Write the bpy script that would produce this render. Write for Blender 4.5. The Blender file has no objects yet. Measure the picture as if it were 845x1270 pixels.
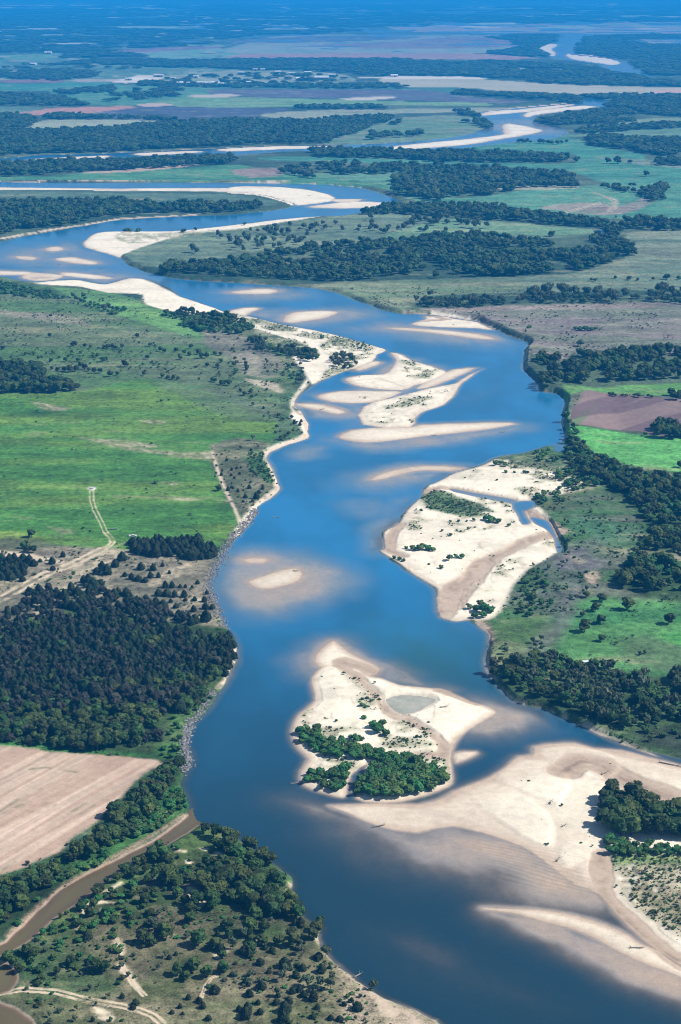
import bpy, math, random
import numpy as np
from mathutils import Vector, noise as mnoise
random.seed(7); RNG = np.random.RandomState(11)
scn = bpy.context.scene
COL = scn.collection

# ------------------------------------------------------------------ camera
HC = 400.0; F = 2117.0; HOR = -25.0
PITCH = math.atan((635.0 - HOR) / F)
cam_d = bpy.data.cameras.new('camera'); cam = bpy.data.objects.new('camera', cam_d); COL.objects.link(cam)
cam.location = (0, 0, HC); cam.rotation_euler = (math.pi / 2 - PITCH, 0, 0)
cam_d.sensor_fit = 'VERTICAL'; cam_d.sensor_height = 36.0; cam_d.lens = F * 36.0 / 1270.0
cam_d.clip_start = 5.0; cam_d.clip_end = 400000.0
scn.camera = cam
CP, SP = math.cos(PITCH), math.sin(PITCH)

def at(u, v, z=0.0):
    """ground point seen at photo position u, v"""
    a = (u - 422.5) / F; b = -(v - 635.0) / F
    t = (HC - z) / (SP - b * CP)
    return a * t, (CP + b * SP) * t
def W(pts): return np.array([at(u, v) for u, v in pts], dtype=np.float64)
def depth_of(Y): return Y * CP + HC * SP          # distance along the view axis for a ground point
def rowv(Y):                                       # photo row of ground at distance Y
    b = (Y * SP - HC * CP) / (Y * CP + HC * SP)
    return 635.0 - b * F
def ppm(Y): return F / depth_of(Y)                 # pixels per metre

def smooth_closed(p, n=3):
    p = np.asarray(p, float); P0 = np.roll(p, 1, 0); P2 = np.roll(p, -1, 0); P3 = np.roll(p, -2, 0)
    out = []
    for k in range(n):
        t = k / n
        out.append(0.5 * ((2 * p) + (-P0 + P2) * t + (2 * P0 - 5 * p + 4 * P2 - P3) * t * t + (-P0 + 3 * p - 3 * P2 + P3) * t ** 3))
    return np.stack(out, 1).reshape(-1, 2)

# ------------------------------------------------------------------ noise
def _h(ix, iy, s):
    h = (ix.astype(np.int64) * 374761393 + iy.astype(np.int64) * 668265263 + s * 144665) & 0xffffffff
    h = ((h ^ (h >> 13)) * 1274126177) & 0xffffffff
    return ((h ^ (h >> 16)) & 0xffff) / 65535.0
def vnoise(x, y, s):
    fx = np.floor(x); fy = np.floor(y); tx = x - fx; ty = y - fy
    tx = tx * tx * (3 - 2 * tx); ty = ty * ty * (3 - 2 * ty)
    a = _h(fx, fy, s); b = _h(fx + 1, fy, s); c = _h(fx, fy + 1, s); d = _h(fx + 1, fy + 1, s)
    return (a + (b - a) * tx) * (1 - ty) + (c + (d - c) * tx) * ty
def fbm(x, y, sc, s, o=3):
    r = 0; a = 1; w = 0
    for k in range(o):
        r = r + a * vnoise(x / sc * 2 ** k + 13.7 * k, y / sc * 2 ** k - 7.1 * k, s + k); w += a; a *= .55
    return r / w
def sst(a, b, x):
    t = np.clip((x - a) / (b - a), 0, 1); return t * t * (3 - 2 * t)

# ------------------------------------------------------------------ ground grid (finer near, coarser far)
def axis(lo, a, b, hi, step, grow):
    mid = list(np.arange(a, b, step)); L = []; x = a; s = step
    while x > lo: s *= grow; x -= s; L.append(max(x, lo))
    R = []; x = mid[-1]; s = step
    while x < hi: s *= grow; x += s; R.append(min(x, hi))
    return np.array(L[::-1] + mid + R)
GU = axis(-2600, -45, 890, 3450, 1.2, 1.12)
GV = np.array([HOR + 5, HOR + 8, HOR + 12, HOR + 16, HOR + 20] + list(np.arange(0, 1300, 1.15)))
_t = GV[-1]; s = 1.2
while _t < 4200: s *= 1.12; _t += s; GV = np.append(GV, _t)
R, C = len(GV), len(GU)
GY = np.array([at(0, v)[1] for v in GV]); GT = depth_of(GY)
X = (GU[None, :] - 422.5) / F * GT[:, None]; Y = np.repeat(GY[:, None], C, 1)
DIST = GT[:, None]
N5 = fbm(X, Y, 6, 1, 2); N20 = fbm(X, Y, 24, 5, 3); N60 = fbm(X, Y, 75, 11, 3); N250 = fbm(X, Y, 300, 17, 3)
NA = fbm(X * .35, Y * 1.0, 22, 31, 3)
NB = fbm(X * .25 , Y * 1.2, 45, 37, 4)

def sdf(pw, margin, closed=True):
    """signed distance on the grid (+ inside), clipped at margin; rows are sorted far to near"""
    n = len(pw)
    y0, y1 = pw[:, 1].min() - margin, pw[:, 1].max() + margin
    ra = np.searchsorted(-GY, -y1); rb = np.searchsorted(-GY, -y0)
    if rb <= ra: return ra, ra, None
    D = np.full((rb - ra, C), margin * margin); IN = np.zeros((rb - ra, C), bool)
    for i in range(n if closed else n - 1):
        ax, ay = pw[i]; bx, by = pw[(i + 1) % n]
        lo, hi = min(ay, by), max(ay, by)
        a = np.searchsorted(-GY, -(hi + margin)); b = np.searchsorted(-GY, -(lo - margin))
        if b > a:
            xs = X[a:b]; ys = GY[a:b, None]
            x0, x1 = min(ax, bx) - margin, max(ax, bx) + margin
            tt = GT[a:b]; tmin, tmax = tt.min(), tt.max()
            ulo = 422.5 + F * min(x0 / tmin, x0 / tmax); uhi = 422.5 + F * max(x1 / tmin, x1 / tmax)
            ca = max(0, np.searchsorted(GU, ulo) - 1); cb = min(C, np.searchsorted(GU, uhi) + 1)
            if cb > ca:
                xs = xs[:, ca:cb]; dx, dy = bx - ax, by - ay; L = dx * dx + dy * dy + 1e-9
                t = np.clip(((xs - ax) * dx + (ys - ay) * dy) / L, 0, 1)
                d = (xs - ax - t * dx) ** 2 + (ys - ay - t * dy) ** 2
                sub = D[a - ra:b - ra, ca:cb]; np.minimum(sub, d, out=sub)
        if closed and ay != by:
            a = np.searchsorted(-GY, -hi); b = np.searchsorted(-GY, -lo)
            if b > a:
                xc = ax + (GY[a:b] - ay) * (bx - ax) / (by - ay)
                IN[a - ra:b - ra] ^= (X[a:b] < xc[:, None])
    D = np.sqrt(D)
    return ra, rb, (np.where(IN, D, -D) if closed else D)

# ------------------------------------------------------------------ traced layout (photo coordinates, turned into ground positions)
RIVER = [(620,1330),(549,1270),(536,1263),(509,1250),(482,1238),(462,1226),(439,1210),(422,1196),(407,1180),(397,1163),(404,1150),(382,1138),(377,1126),(364,1113),(367,1100),(362,1088),(342,1073),(325,1060),(302,1043),(282,1032),(262,1025),(247,1021),(237,1010),(235,1002),(234,993),(229,980),(227,969),(237,946),(235,929),(234,913),(240,899),(257,883),(270,863),(280,849),(290,830),(295,812),(294,790),(282,777),(275,764),(270,747),(260,727),(264,714),(274,694),(282,680),(289,672),(302,658),(315,643),(319,633),(332,620),(347,608),(345,597),(337,580),(332,563),(349,555),(372,548),(384,540),(382,523),(375,512),(367,502),(372,490),(389,479),(412,467),(439,457),(462,449),(469,440),(480,434),(465,429),(435,420),(392,410),(349,402),(312,393),(282,387),(254,377),(225,368),(212,358),(187,348),(160,345),(130,352),(100,347),(70,348),(40,350),(10,344),(0,343),(-200,330),(-200,308),(-60,305),(0,300),(33,293),(67,287),(107,280),(150,273),(200,270),(240,268),(282,267),(325,263),(349,260),(368,254),(349,247),(315,240),(282,238),(200,236),(100,235),(0,235),(-200,236),(-200,225),(0,226),(100,227),(282,227),(365,228),(415,230),(455,235),(479,243),(495,251),(469,260),(422,267),(395,268),(349,272),(282,280),(234,285),(200,287),(143,287),(117,290),(100,303),(120,311),(147,320),(167,333),(200,342),(234,347),(282,350),(332,353),(382,357),(415,363),(449,375),(472,384),(499,389),(522,390),(545,391),(563,394),(593,399),(613,408),(633,417),(653,425),(650,440),(651,460),(663,470),(670,485),(686,487),(700,495),(698,520),(700,540),(696,550),(673,555),(650,562),(613,568),(596,577),(563,586),(546,595),(527,603),(522,615),(502,633),(492,650),(474,660),(477,680),(469,683),(489,697),(512,714),(539,730),(542,747),(546,764),(564,771),(583,770),(603,784),(606,794),(600,814),(603,830),(615,846),(636,870),(673,879),(696,890),(730,906),(763,921),(797,933),(845,945),(1000,985),(1200,1040),(1200,1330)]
UPPER = [(-200,200),(0,197),(45,193),(125,191),(210,187),(282,184),(345,181),(430,180),(500,177),(563,171),(605,160),(612,150),(593,144),(606,138),(640,135),(700,130),(722,127),(718,123),(740,123),(757,127),(752,131),(735,134),(700,138),(665,142),(657,147),(664,152),(690,158),(700,165),(680,172),(640,176),(600,180),(563,184),(480,188),(400,187),(345,188),(282,193),(210,195),(125,199),(45,202),(0,205),(-200,206)]
FARR = [(668,60),(683,54),(696,47),(720,45),(728,49),(712,57),(704,63),(708,68),(750,72),(767,77),(784,84),(805,94),(800,97),(778,91),(757,85),(750,79),(700,73),(683,70),(680,64)]
CREEK = [(250,1018),(247,1024),(234,1034),(214,1047),(187,1061),(174,1071),(144,1087),(110,1111),(67,1141),(43,1164),(3,1186),(-60,1216),(-200,1290),(-200,1275),(-60,1196),(0,1171),(10,1163),(50,1126),(80,1101),(110,1084),(160,1057),(180,1047),(207,1031),(230,1014),(240,1006)]
POOL1 = [(-60,1190),(0,1192),(15,1198),(23,1213),(15,1226),(0,1234),(-60,1240)]
POOL2 = [(-60,1240),(0,1246),(28,1258),(45,1275),(0,1290),(-60,1290)]
# name, polygon, top height, inner slope, outer slope
BARS = [
 ('C',[(409,999),(459,997),(516,998),(549,990),(563,981),(583,974),(610,963),(630,949),(643,938),(663,936),(664,926),(690,923),(713,922),(736,928),(770,930),(803,939),(845,949),(1000,993),(1200,1050),(1200,1400),(1000,1285),(845,1196),(830,1187),(797,1164),(763,1131),(745,1108),(715,1096),(690,1078),(660,1056),(630,1042),(563,1024),(516,1032),(469,1024),(430,1008)],.75,.02,0.13),
 ('C2',[(700,985),(760,960),(900,1010),(1200,1100),(1200,1380),(1000,1275),(845,1190),(830,1182),(797,1158),(763,1125),(748,1100),(748,1060),(735,1020)],1.7,.05,.3),
 ('D',[(600,1127),(646,1128),(706,1135),(750,1148),(777,1160),(790,1170),(817,1181),(845,1201),(950,1245),(950,1262),(845,1211),(810,1198),(763,1176),(723,1156),(680,1143),(640,1133)],.5,.06,0.09),
 ('B1',[(414,795),(425,804),(445,817),(469,830),(455,838),(430,832),(405,828),(392,820),(399,806)],.35,.05,.05),
 ('B',[(402,827),(422,825),(442,836),(472,842),(495,850),(546,854),(564,861),(583,870),(606,877),(616,884),(604,892),(583,903),(566,918),(562,926),(559,943),(561,966),(556,976),(529,986),(496,994),(462,995),(442,991),(436,975),(447,958),(438,957),(431,970),(431,984),(425,990),(409,986),(389,980),(375,971),(374,956),(382,941),(372,931),(362,914),(364,896),(375,883),(392,869),(390,853),(389,840)],1.3,.1,0.22),
 ('B3',[(563,934),(590,932),(588,937),(566,946)],.25,.1,0.15),
 ('E1',[(485,437),(502,441),(509,447),(520,450),(552,460),(549,466),(530,474),(515,478),(499,484),(455,481),(432,475),(429,469),(449,465),(475,464),(488,456),(492,447)],.9,.1,0.16),
 ('E0',[(439,457),(460,449),(472,449),(462,455),(445,460)],.4,.05,.08),
 ('E2',[(450,504),(482,495),(522,484),(563,475),(583,464),(600,457),(583,468),(572,480),(563,490),(549,502),(529,509),(514,519),(509,530),(449,527)],1.1,.1,0.25),
 ('E2b',[(395,491),(422,485),(469,485),(498,486),(474,496),(449,500),(422,499),(402,496)],.4,.04,0.1),
 ('E2c',[(515,481),(545,466),(563,458),(592,456),(563,469),(530,481)],.4,.04,0.12),
 ('E3',[(419,542),(435,534),(462,531),(509,530),(522,527),(564,525),(613,524),(640,526),(600,533),(563,537),(516,542),(469,548),(442,548)],.5,.04,0.08),
 ('E4',[(368,501),(399,502),(425,509),(420,513),(392,508)],.3,.04,.05),
 ('F1',[(351,396),(364,388),(392,386),(420,387),(405,393),(380,398),(358,400)],.45,.03,.03),
 ('F2',[(285,387),(302,382),(322,382),(312,387),(300,392)],.5,.04,0.09),
 ('F3',[(285,363),(302,360),(332,358),(345,362),(315,365)],.35,.03,.03),
 ('G1',[(509,402),(530,396),(530,392),(552,393),(564,396),(590,400),(612,409),(590,407),(564,406),(530,405)],.6,.1,0.1),
 ('G2',[(480,407),(509,407),(564,411),(596,415),(616,421),(583,419),(545,414)],.3,.03,.03),
 ('H',[(460,595),(472,588),(495,582),(525,578),(575,580),(560,584),(525,583),(495,588),(475,594)],.12,.03,0.05),
 ('J1',[(303,694),(318,692),(333,694),(325,698),(310,698)],.12,.03,.03),
 ('J2',[(309,722),(329,714),(350,708),(366,706),(374,712),(368,720),(350,726),(325,730)],.35,.03,.03),
 ('M1',[(55,309),(70,306),(80,309),(66,312)],.2,.03,.03),
 ('M2',[(20,318),(43,319),(40,322),(25,321)],.1,.03,.03),
 ('M3',[(68,321),(93,319),(120,325),(117,328),(87,326)],.35,.03,.04),
 ('M4',[(77,338),(110,340),(140,345),(118,346),(82,342)],.3,.03,.04),
 ('M5',[(27,343),(43,338),(77,342),(66,347),(40,348)],.15,.03,.04),
 ('M6',[(-60,334),(10,336),(40,338),(30,341),(-60,340)],.4,.03,.04),
 ('O1',[(282,233),(302,231),(349,232),(392,237),(415,245),(409,250),(379,254),(362,255),(349,250),(315,242),(282,240)],.8,.1,0.12),
 ('O2',[(382,256),(415,252),(449,250),(470,251),(492,254),(449,258),(400,258)],.4,.04,.06),
 ('O3',[(412,247),(449,247),(440,250),(415,250)],.3,.04,.06),
 ('O4',[(-200,232),(0,232.5),(150,234),(282,233),(282,238),(150,237),(0,236),(-200,237)],.6,.04,.08),
 ('S1',[(480,183),(510,179),(563,174),(600,170),(625,166),(622,157),(632,153),(668,160),(672,163),(655,167),(625,172),(590,178),(540,183),(480,187)],.8,.03,.05),
 ('S2',[(593,144),(606,138),(640,136),(700,130),(714,130),(690,134),(650,139),(615,142)],.6,.04,.06),
 ('S3',[(652,146),(652,140),(685,135),(722,131),(742,133),(700,138),(665,143)],.8,.04,.06),
 ('S4',[(-200,202),(0,201),(45,197),(125,193),(135,194),(125,198),(45,201),(3,204),(-200,206)],.6,.04,.06),
 ('S5',[(270,185),(345,181.5),(420,181),(400,184),(345,185),(282,188)],.6,.04,.06),
 ('S6',[(170,190),(240,187),(250,189),(180,193)],.5,.04,.06),
 ('S7',[(668,60),(683,54),(692,56),(684,61),(690,66),(683,70)],.6,.04,.03),
 ('S8',[(706,66),(750,71),(770,76),(765,80),(752,80),(708,73)],.6,.04,.03),
]
# submerged shoals: polygon, depth of the crest, slope
SHOALS = [
 ([(450,1015),(516,1045),(563,1040),(600,1060),(650,1072),(690,1100),(740,1115),(690,1110),(640,1085),(600,1075),(540,1060),(480,1040)],-.16,.022),
 ([(560,1040),(630,1050),(670,1075),(700,1100),(680,1102),(640,1078),(600,1060)],-.08,.02),
 ([(610,1133),(680,1148),(723,1164),(763,1184),(810,1206),(860,1228),(800,1215),(730,1185),(660,1155)],-.1,.045),
 ([(545,1140),(560,1130),(600,1127),(580,1140)],-1.3,.03),
 ([(470,1155),(512,1172),(560,1190),(620,1215),(700,1250),(640,1240),(560,1210),(500,1180)],-.85,.02),
 ([(500,1168),(530,1176),(560,1192),(530,1185)],-.65,.03),
 ([(440,1075),(520,1085),(500,1100),(450,1090)],-1.2,.02),
 ([(355,992),(400,1001),(470,1030),(440,1025),(390,1008)],-.35,.035),
 ([(375,822),(395,805),(400,815),(392,835)],-.35,.04),
 ([(585,872),(640,885),(645,893),(620,905),(590,905)],-.12,.035),
 ([(470,830),(520,850),(560,856),(520,846),(480,828)],-.25,.045),
 ([(500,835),(545,852),(530,840)],-.7,.03),
 ([(296,700),(330,696),(378,708),(392,722),(370,738),(340,748),(310,748),(292,730)],-.22,.022),
 ([(290,692),(345,692),(360,700),(300,703)],-.3,.03),
 ([(385,722),(420,732),(400,740),(380,735)],-.9,.03),
 ([(425,625),(455,620),(475,630),(465,640),(440,636)],-.55,.03),
 ([(470,628),(520,616),(510,630),(490,650),(475,640)],-.6,.03),
 ([(498,640),(514,630),(500,655),(480,680),(474,672),(478,658)],-.1,.04),
 ([(458,600),(480,590),(560,585),(520,595),(480,600)],-.3,.02),
 ([(362,562),(385,554),(408,553),(398,562),(372,568)],-.5,.035),
 ([(415,545),(470,552),(560,541),(640,531),(600,540),(500,552),(440,554)],-.25,.03),
 ([(370,500),(428,510),(440,518),(400,514)],-.25,.03),
 ([(440,484),(505,446),(512,452),(560,463),(500,486)],-.2,.04),
 ([(395,490),(450,502),(448,530),(440,505)],-.35,.03),
 ([(560,500),(600,470),(620,462),(640,480),(600,495)],-1.2,.01),
 ([(350,400),(425,388),(450,390),(400,402)],-.3,.018),
 ([(288,390),(360,385),(365,390),(330,396)],-.5,.02),
 ([(283,367),(350,364),(370,366),(310,370)],-.4,.015),
 ([(450,408),(510,403),(560,418),(620,424),(560,422)],-.3,.015),
 ([(10,315),(60,305),(100,306),(130,325),(80,330),(30,325)],-.45,.012),
 ([(60,335),(150,342),(170,350),(100,350)],-.3,.012),
 ([(560,766),(600,776),(640,800),(600,790)],-.8,.03),
 ([(600,160),(640,150),(670,150),(690,160),(670,166),(640,160)],-.3,.006),
]
# low sandy shore on the banks: beaches
BEACH = [
 [(522,612),(530,602),(546,594),(563,586),(596,577),(613,570),(635,571),(660,574),(700,580),(722,582),(737,588),(735,600),(715,610),(690,617),(663,616),(664,625),(681,640),(690,660),(697,680),(690,692),(672,702),(655,712),(640,728),(630,750),(615,768),(600,772),(583,771),(564,774),(543,764),(540,747),(538,731),(512,715),(489,698),(466,683),(476,679),(472,660),(491,650),(502,633)],
 [(40,352),(70,348),(100,348),(130,353),(160,344),(180,346),(214,362),(230,368),(254,377),(274,385),(260,391),(234,391),(200,385),(178,378),(176,367),(157,365),(130,364),(100,357),(66,355)],
 [(254,376),(282,386),(312,392),(349,401),(392,409),(435,419),(465,428),(483,434),(472,442),(463,450),(440,460),(412,469),(400,472),(386,478),(375,462),(358,442),(350,438),(388,444),(392,436),(350,420),(310,408),(282,394)],
 [(97,305),(115,289),(143,286),(200,284),(234,283),(282,278),(349,270),(395,265),(398,269),(349,277),(282,287),(240,290),(215,296),(185,305),(165,312),(150,320),(135,318),(115,312)],
 [(365,506),(385,476),(380,470),(372,480),(360,496),(360,520),(376,540),(330,556),(326,570),(340,605),(310,630),(285,665),(292,676),(318,645),(350,610),(348,595),(340,570),(352,558),(388,545),(388,520)],
 [(535,388),(563,391),(600,400),(620,410),(640,420),(630,422),(600,408),(560,400),(530,398)],
 [(697,897),(730,900),(797,929),(900,955),(900,965),(797,938),(730,912),(705,905)],
]
WET = [  # damp brown flats and channel beds
 ([(563,752),(583,722),(597,702),(623,688),(650,674),(677,664),(691,662)],7),([(545,764),(556,745),(563,728),(583,716),(600,698)],7),
 ([(520,612),(545,605),(580,610),(610,616),(640,622),(665,640),(685,655)],4),([(596,772),(606,785),(608,800),(603,818),(607,835)],2),
 ([(497,650),(485,668),(482,683),(500,690)],4),
 ([(420,826),(440,838),(455,852),(470,868),(484,884),(510,897),(537,913),(552,928),(548,937),(509,940),(470,950)],4),
 ([(425,822),(450,828),(468,836)],6),([(545,856),(566,862),(590,872)],4),
 ([(745,1060),(746,1090),(752,1112),(770,1134),(800,1162),(832,1186),(870,1207)],4),
 ([(700,957),(720,945),(745,950),(770,965),(820,985),(870,1010)],9),
 ([(528,391),(555,396),(520,399)],5),([(380,545),(350,558),(333,565)],2),
 ([(395,1163),(410,1184),(440,1212)],1.5),([(45,345),(60,344)],6),
]
SIDECH = [
 ([(480,867),(500,862),(530,865),(538,870),(520,881),(500,886),(487,880)],.1),  # little side channels and pools holding water: polygon, depth
 ([(560,606),(590,612),(625,617),(640,621),(637,625),(600,618),(563,610)],.35),
 ([(635,624),(660,621),(664,629),(651,634),(659,647),(648,651),(640,638)],.9),
 ([(655,641),(670,643),(682,648),(688,661),(698,679),(696,688),(690,684),(686,668),(678,657),(664,650)],.9),
 ([(685,553),(703,549),(706,557),(690,561)],.4),
 ([(436,962),(455,948),(445,975),(442,990),(434,988)],1.2),
 ([(719,914),(735,910),(770,921),(760,927),(735,922)],.5),([(803,932),(845,941),(900,955),(900,962),(845,948)],.6),
 ([(735,286),(748,285),(752,290),(742,291)],.6),
]
CLIFF = [([(415,363),(449,375),(472,384),(499,389),(530,390)],2.5),([(593,399),(613,408),(633,417),(653,425),(650,440),(651,460),(663,470),(670,485),(686,487),(700,495),(698,520),(700,540)],4.5),
 ([(600,814),(603,830),(636,870),(673,879),(696,890)],2.0),([(147,320),(167,333),(200,342),(234,347),(282,350),(332,353)],3.0),([(282,227),(365,228),(415,230),(455,235),(479,243)],4.0),([(-60,226),(282,227)],2),
 ([(362,914),(364,896),(375,883),(392,869),(390,853),(389,840)],1.2),([(680,655),(690,662),(699,680),(690,694),(672,704)],1.5)]

# ------------------------------------------------------------------ elevation
print('grid', R, C)
warp = (N20 - .5)
sdr = np.full((R, C), -150.0)
for poly, n in ((RIVER, 3), (UPPER, 2), (FARR, 2)):
    a, b, d = sdf(smooth_closed(W(poly), n), 150.0)
    sdr[a:b] = np.maximum(sdr[a:b], d)
wob = warp * np.clip(DIST * .0035, 2.5, 14) + (N5 - .5) * 1.6
sr = sdr + wob
cliffh = np.zeros((R, C)); 
for pl, h in CLIFF:
    a, b, d = sdf(W(pl), 60.0, False)
    cliffh[a:b] = np.maximum(cliffh[a:b], h * (1 - sst(8, 58, d)))
land = 1.3 + 1.2 * (N60 - .5) + cliffh + .25 * (N5 - .5)
ROWSP = np.abs(np.gradient(GY))[:, None]; SLW = np.maximum(3.5, ROWSP * 1.3)
Z = np.where(sr < 0, -.4 + (land + .4) * sst(0, 1, -sr / SLW), -np.minimum(2.6, .35 + .22 * sr))
Z = np.where(sr > 0, Z - .6 * (N60 - .5), Z)
beach = np.zeros((R, C))
for poly in BEACH:
    a, b, d = sdf(smooth_closed(W(poly), 2), 60.0)
    d = d + wob[a:b] * .7
    m = sst(-1, 5, d)
    low = np.minimum(.14 + .06 * np.clip(-sr[a:b], 0, 200), 1.1) + .25 * (N20[a:b] - .5)
    Z[a:b] = np.where(sr[a:b] < 0, Z[a:b] * (1 - m) + np.minimum(low, Z[a:b] + .3) * m, Z[a:b])
    beach[a:b] = np.maximum(beach[a:b], m * (sr[a:b] < 2))
barid = np.zeros((R, C), int)
bsd = np.full((R, C), -99.0)
for k, (nm, poly, top, si, so) in enumerate(BARS):
    a, b, d = sdf(smooth_closed(W(poly), 2), 60.0)
    sc = 1.0
    d = d + (N20[a:b] - .5) * np.clip(DIST[a:b] * .0025, 1.2, 10) + (N60[a:b] - .5) * np.clip(DIST[a:b] * .002, 2.0, 8)
    h = np.where(d > 0, np.minimum(top, si * d + .02) + .12 * (NA[a:b] - .5) + .10 * (N60[a:b] - .5), so * d)
    h = np.where(d <= -59, -9, h)
    up = (h > Z[a:b]) & (sr[a:b] > -2)
    Z[a:b] = np.where(up, h, Z[a:b]); 
    m = up & (d > 0); barid[a:b][m] = k + 1; bsd[a:b] = np.maximum(bsd[a:b], d)
for poly, top, so in SHOALS:
    a, b, d = sdf(smooth_closed(W(poly), 2), 90.0)
    d = d + (N20[a:b] - .5) * 9 + (N60[a:b] - .5) * 20
    h = np.where(d > 0, top + np.minimum(.1, .004 * d), top + so * d) + .10 * (NA[a:b] - .5) + .16 * (N60[a:b] - .5)
    h = np.where(d <= -85, -9, h)
    Z[a:b] = np.where((h > Z[a:b]) & (sr[a:b] > 0) & (h < 0), h, Z[a:b])
ST = fbm(X * .9 + Y * .25, Y * .38 - X * .1, 17, 231, 4)
Z = np.where((sr > 0) & (Z < 0), Z + .42 * (ST - .5) * np.clip(-Z * 3.5, 0, 1), Z)
creek = np.full((R, C), -60.0)
for poly in (CREEK, POOL1, POOL2):
    a, b, d = sdf(smooth_closed(W(poly), 2), 30.0)
    d = d + (N20[a:b] - .5) * 4.0 - .8
    creek[a:b] = np.maximum(creek[a:b], d)
Z = np.where(creek > -6, np.minimum(Z, np.where(creek > 0, np.maximum(-1.0, -.05 - .12 * creek), .05 - .35 * creek)), Z)
side = np.full((R, C), -60.0)
for poly, dep in SIDECH:
    a, b, d = sdf(smooth_closed(W(poly), 2), 20.0)
    d = d + (N20[a:b] - .5) * 3
    side[a:b] = np.maximum(side[a:b], d)
    Z[a:b] = np.where(d > -3, np.minimum(Z[a:b], np.where(d > 0, -np.minimum(dep, .1 + .25 * d), .05 - .25 * d)), Z[a:b])
# ripple dunes on the wet end of the big bar
a, b, d = sdf(smooth_closed(W([(600,1045),(660,1050),(730,1050),(742,1095),(720,1105),(660,1095),(610,1075)]), 2), 20.0)
m = sst(-14, 10, d); xs, ys = X[a:b], Y[a:b]
ph = (ys * .95 + xs * .42 + 16 * N60[a:b] + 7 * N20[a:b]) / 3.3 * 2 * math.pi
Z[a:b] += m * .06 * (np.abs(np.sin(ph * .5)) * 2 - 1) * (.3 + 1.2 * N20[a:b])
# channel beds cut into the sand flats, with low steep edges
for pl, wd in WET:
    a, b, d = sdf(W(pl), 40.0, False)
    d = d + (N20[a:b] - .5) * wd * 1.2 + (N5[a:b] - .5) * 1.5
    cut = .6 * (1 - sst(wd * .9, wd * .9 + 2.2, d))
    Z[a:b] = np.where((Z[a:b] > .1) & (d < 39), np.maximum(Z[a:b] - cut, .06), Z[a:b])
# low terraces and scour marks on the weedy flats
ter = (sst(.47, .53, N20) - .5) * .34 + (sst(.48, .52, fbm(X * .6, Y, 14, 211, 3)) - .5) * .16
wv = np.maximum((beach > .5) * (SLW < 9), (bsd > 0) & np.isin(barid, [2, 5, 7, 9]))
Z = np.where((Z > .45) & (wv > 0), np.maximum(Z + ter, .1), Z)
# lobes of the migrating dunes on the big bar: long back, steep front
for pl, h, d0, d1 in (([(583,976),(610,965),(650,985),(676,1005),(688,1030),(686,1052),(660,1047),(620,1022),(590,1000)],.75,(583,976),(686,1050)),
        ([(612,966),(640,942),(680,945),(702,955),(712,972),(704,990),(690,1002),(650,985)],.75,(620,950),(706,985)),([(664,930),(713,925),(760,935),(772,955),(745,968),(705,957)],.6,(664,925),(765,965)),
        ([(690,1066),(693,1050),(712,1042),(745,1044),(745,1062),(705,1078)],.45,(745,1050),(690,1062)),([(770,940),(840,955),(900,985),(900,1010),(840,985),(790,975)],.5,(770,940),(880,1000)),
        ([(400,1000),(460,1000),(540,1005),(530,1020),(470,1022),(420,1010)],.25,(540,1010),(400,1003))):
    a, b, d = sdf(smooth_closed(W(pl), 3), 30.0); e0 = np.array(at(*d0)); e1 = np.array(at(*d1)); v_ = (e1 - e0) / np.dot(e1 - e0, e1 - e0)
    rp = np.clip((X[a:b] - e0[0]) * v_[0] + (Y[a:b] - e0[1]) * v_[1], 0, 1)
    Z[a:b] += h * sst(-.5, 4, d + (N20[a:b] - .5) * 3) * rp * (bsd[a:b] > 0)
# far land gently rolls
Z = np.where(sr < -100, Z + 10 * (N250 - .5) * sst(6000, 14000, Y), Z)
print('elevation done')

# ------------------------------------------------------------------ ground colour of each kind of land (albedo)
A = np.zeros((R, C, 3)); A[:] = (.075, .115, .06)
def lerp3(c1, c2, t): return np.asarray(c1)[None, None] * (1 - t[..., None]) + np.asarray(c2)[None, None] * t[..., None]
A = lerp3((.05, .095, .05), (.115, .125, .085), sst(.3, .7, NB))
ZONE = np.zeros((R, C), int)
def paint(poly, c1, c2=None, soft=4.0, warpm=1.0, cov=1.0, nz=None, zone=None, lo=.35, hi=.65, sm=2):
    a, b, d = sdf(smooth_closed(W(poly), sm) if sm > 1 else W(poly), 60.0)
    if d is None: return
    d = d + wob[a:b] * 1.3 * warpm
    sf = np.maximum(soft, DIST[a:b] * .0012)
    w = sst(-sf, sf, d) * cov
    n = (NB if nz is None else nz)[a:b]
    c = lerp3(c1, c2 if c2 is not None else c1, sst(lo, hi, n))
    A[a:b] = A[a:b] * (1 - w[..., None]) + c * w[..., None]
    if zone is not None: ZONE[a:b][d > 0] = zone
def stroke(pl, width, c1, soft=1.5, cov=1.0, zone=None, brk=0.0, wr=.4):
    a, b, d = sdf(W(pl), 60.0, False)
    if d is None: return
    d = d + wob[a:b] * wr
    w = (1 - sst(width - soft, width + soft, d)) * cov
    if brk > 0: w = w * sst(brk - .12, brk + .12, N5[a:b] * .5 + N20[a:b] * .5)
    A[a:b] = A[a:b] * (1 - w[..., None]) + np.asarray(c1) * w[..., None]
    if zone is not None: ZONE[a:b][d < width] = zone
GREEN = (.055, .165, .03); GREEN2 = (.11, .20, .036); SCRUB = (.055, .105, .05); GREY = (.12, .125, .105); SAND = (.7, .6, .46); SAND2 = (.5, .4, .29)
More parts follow.
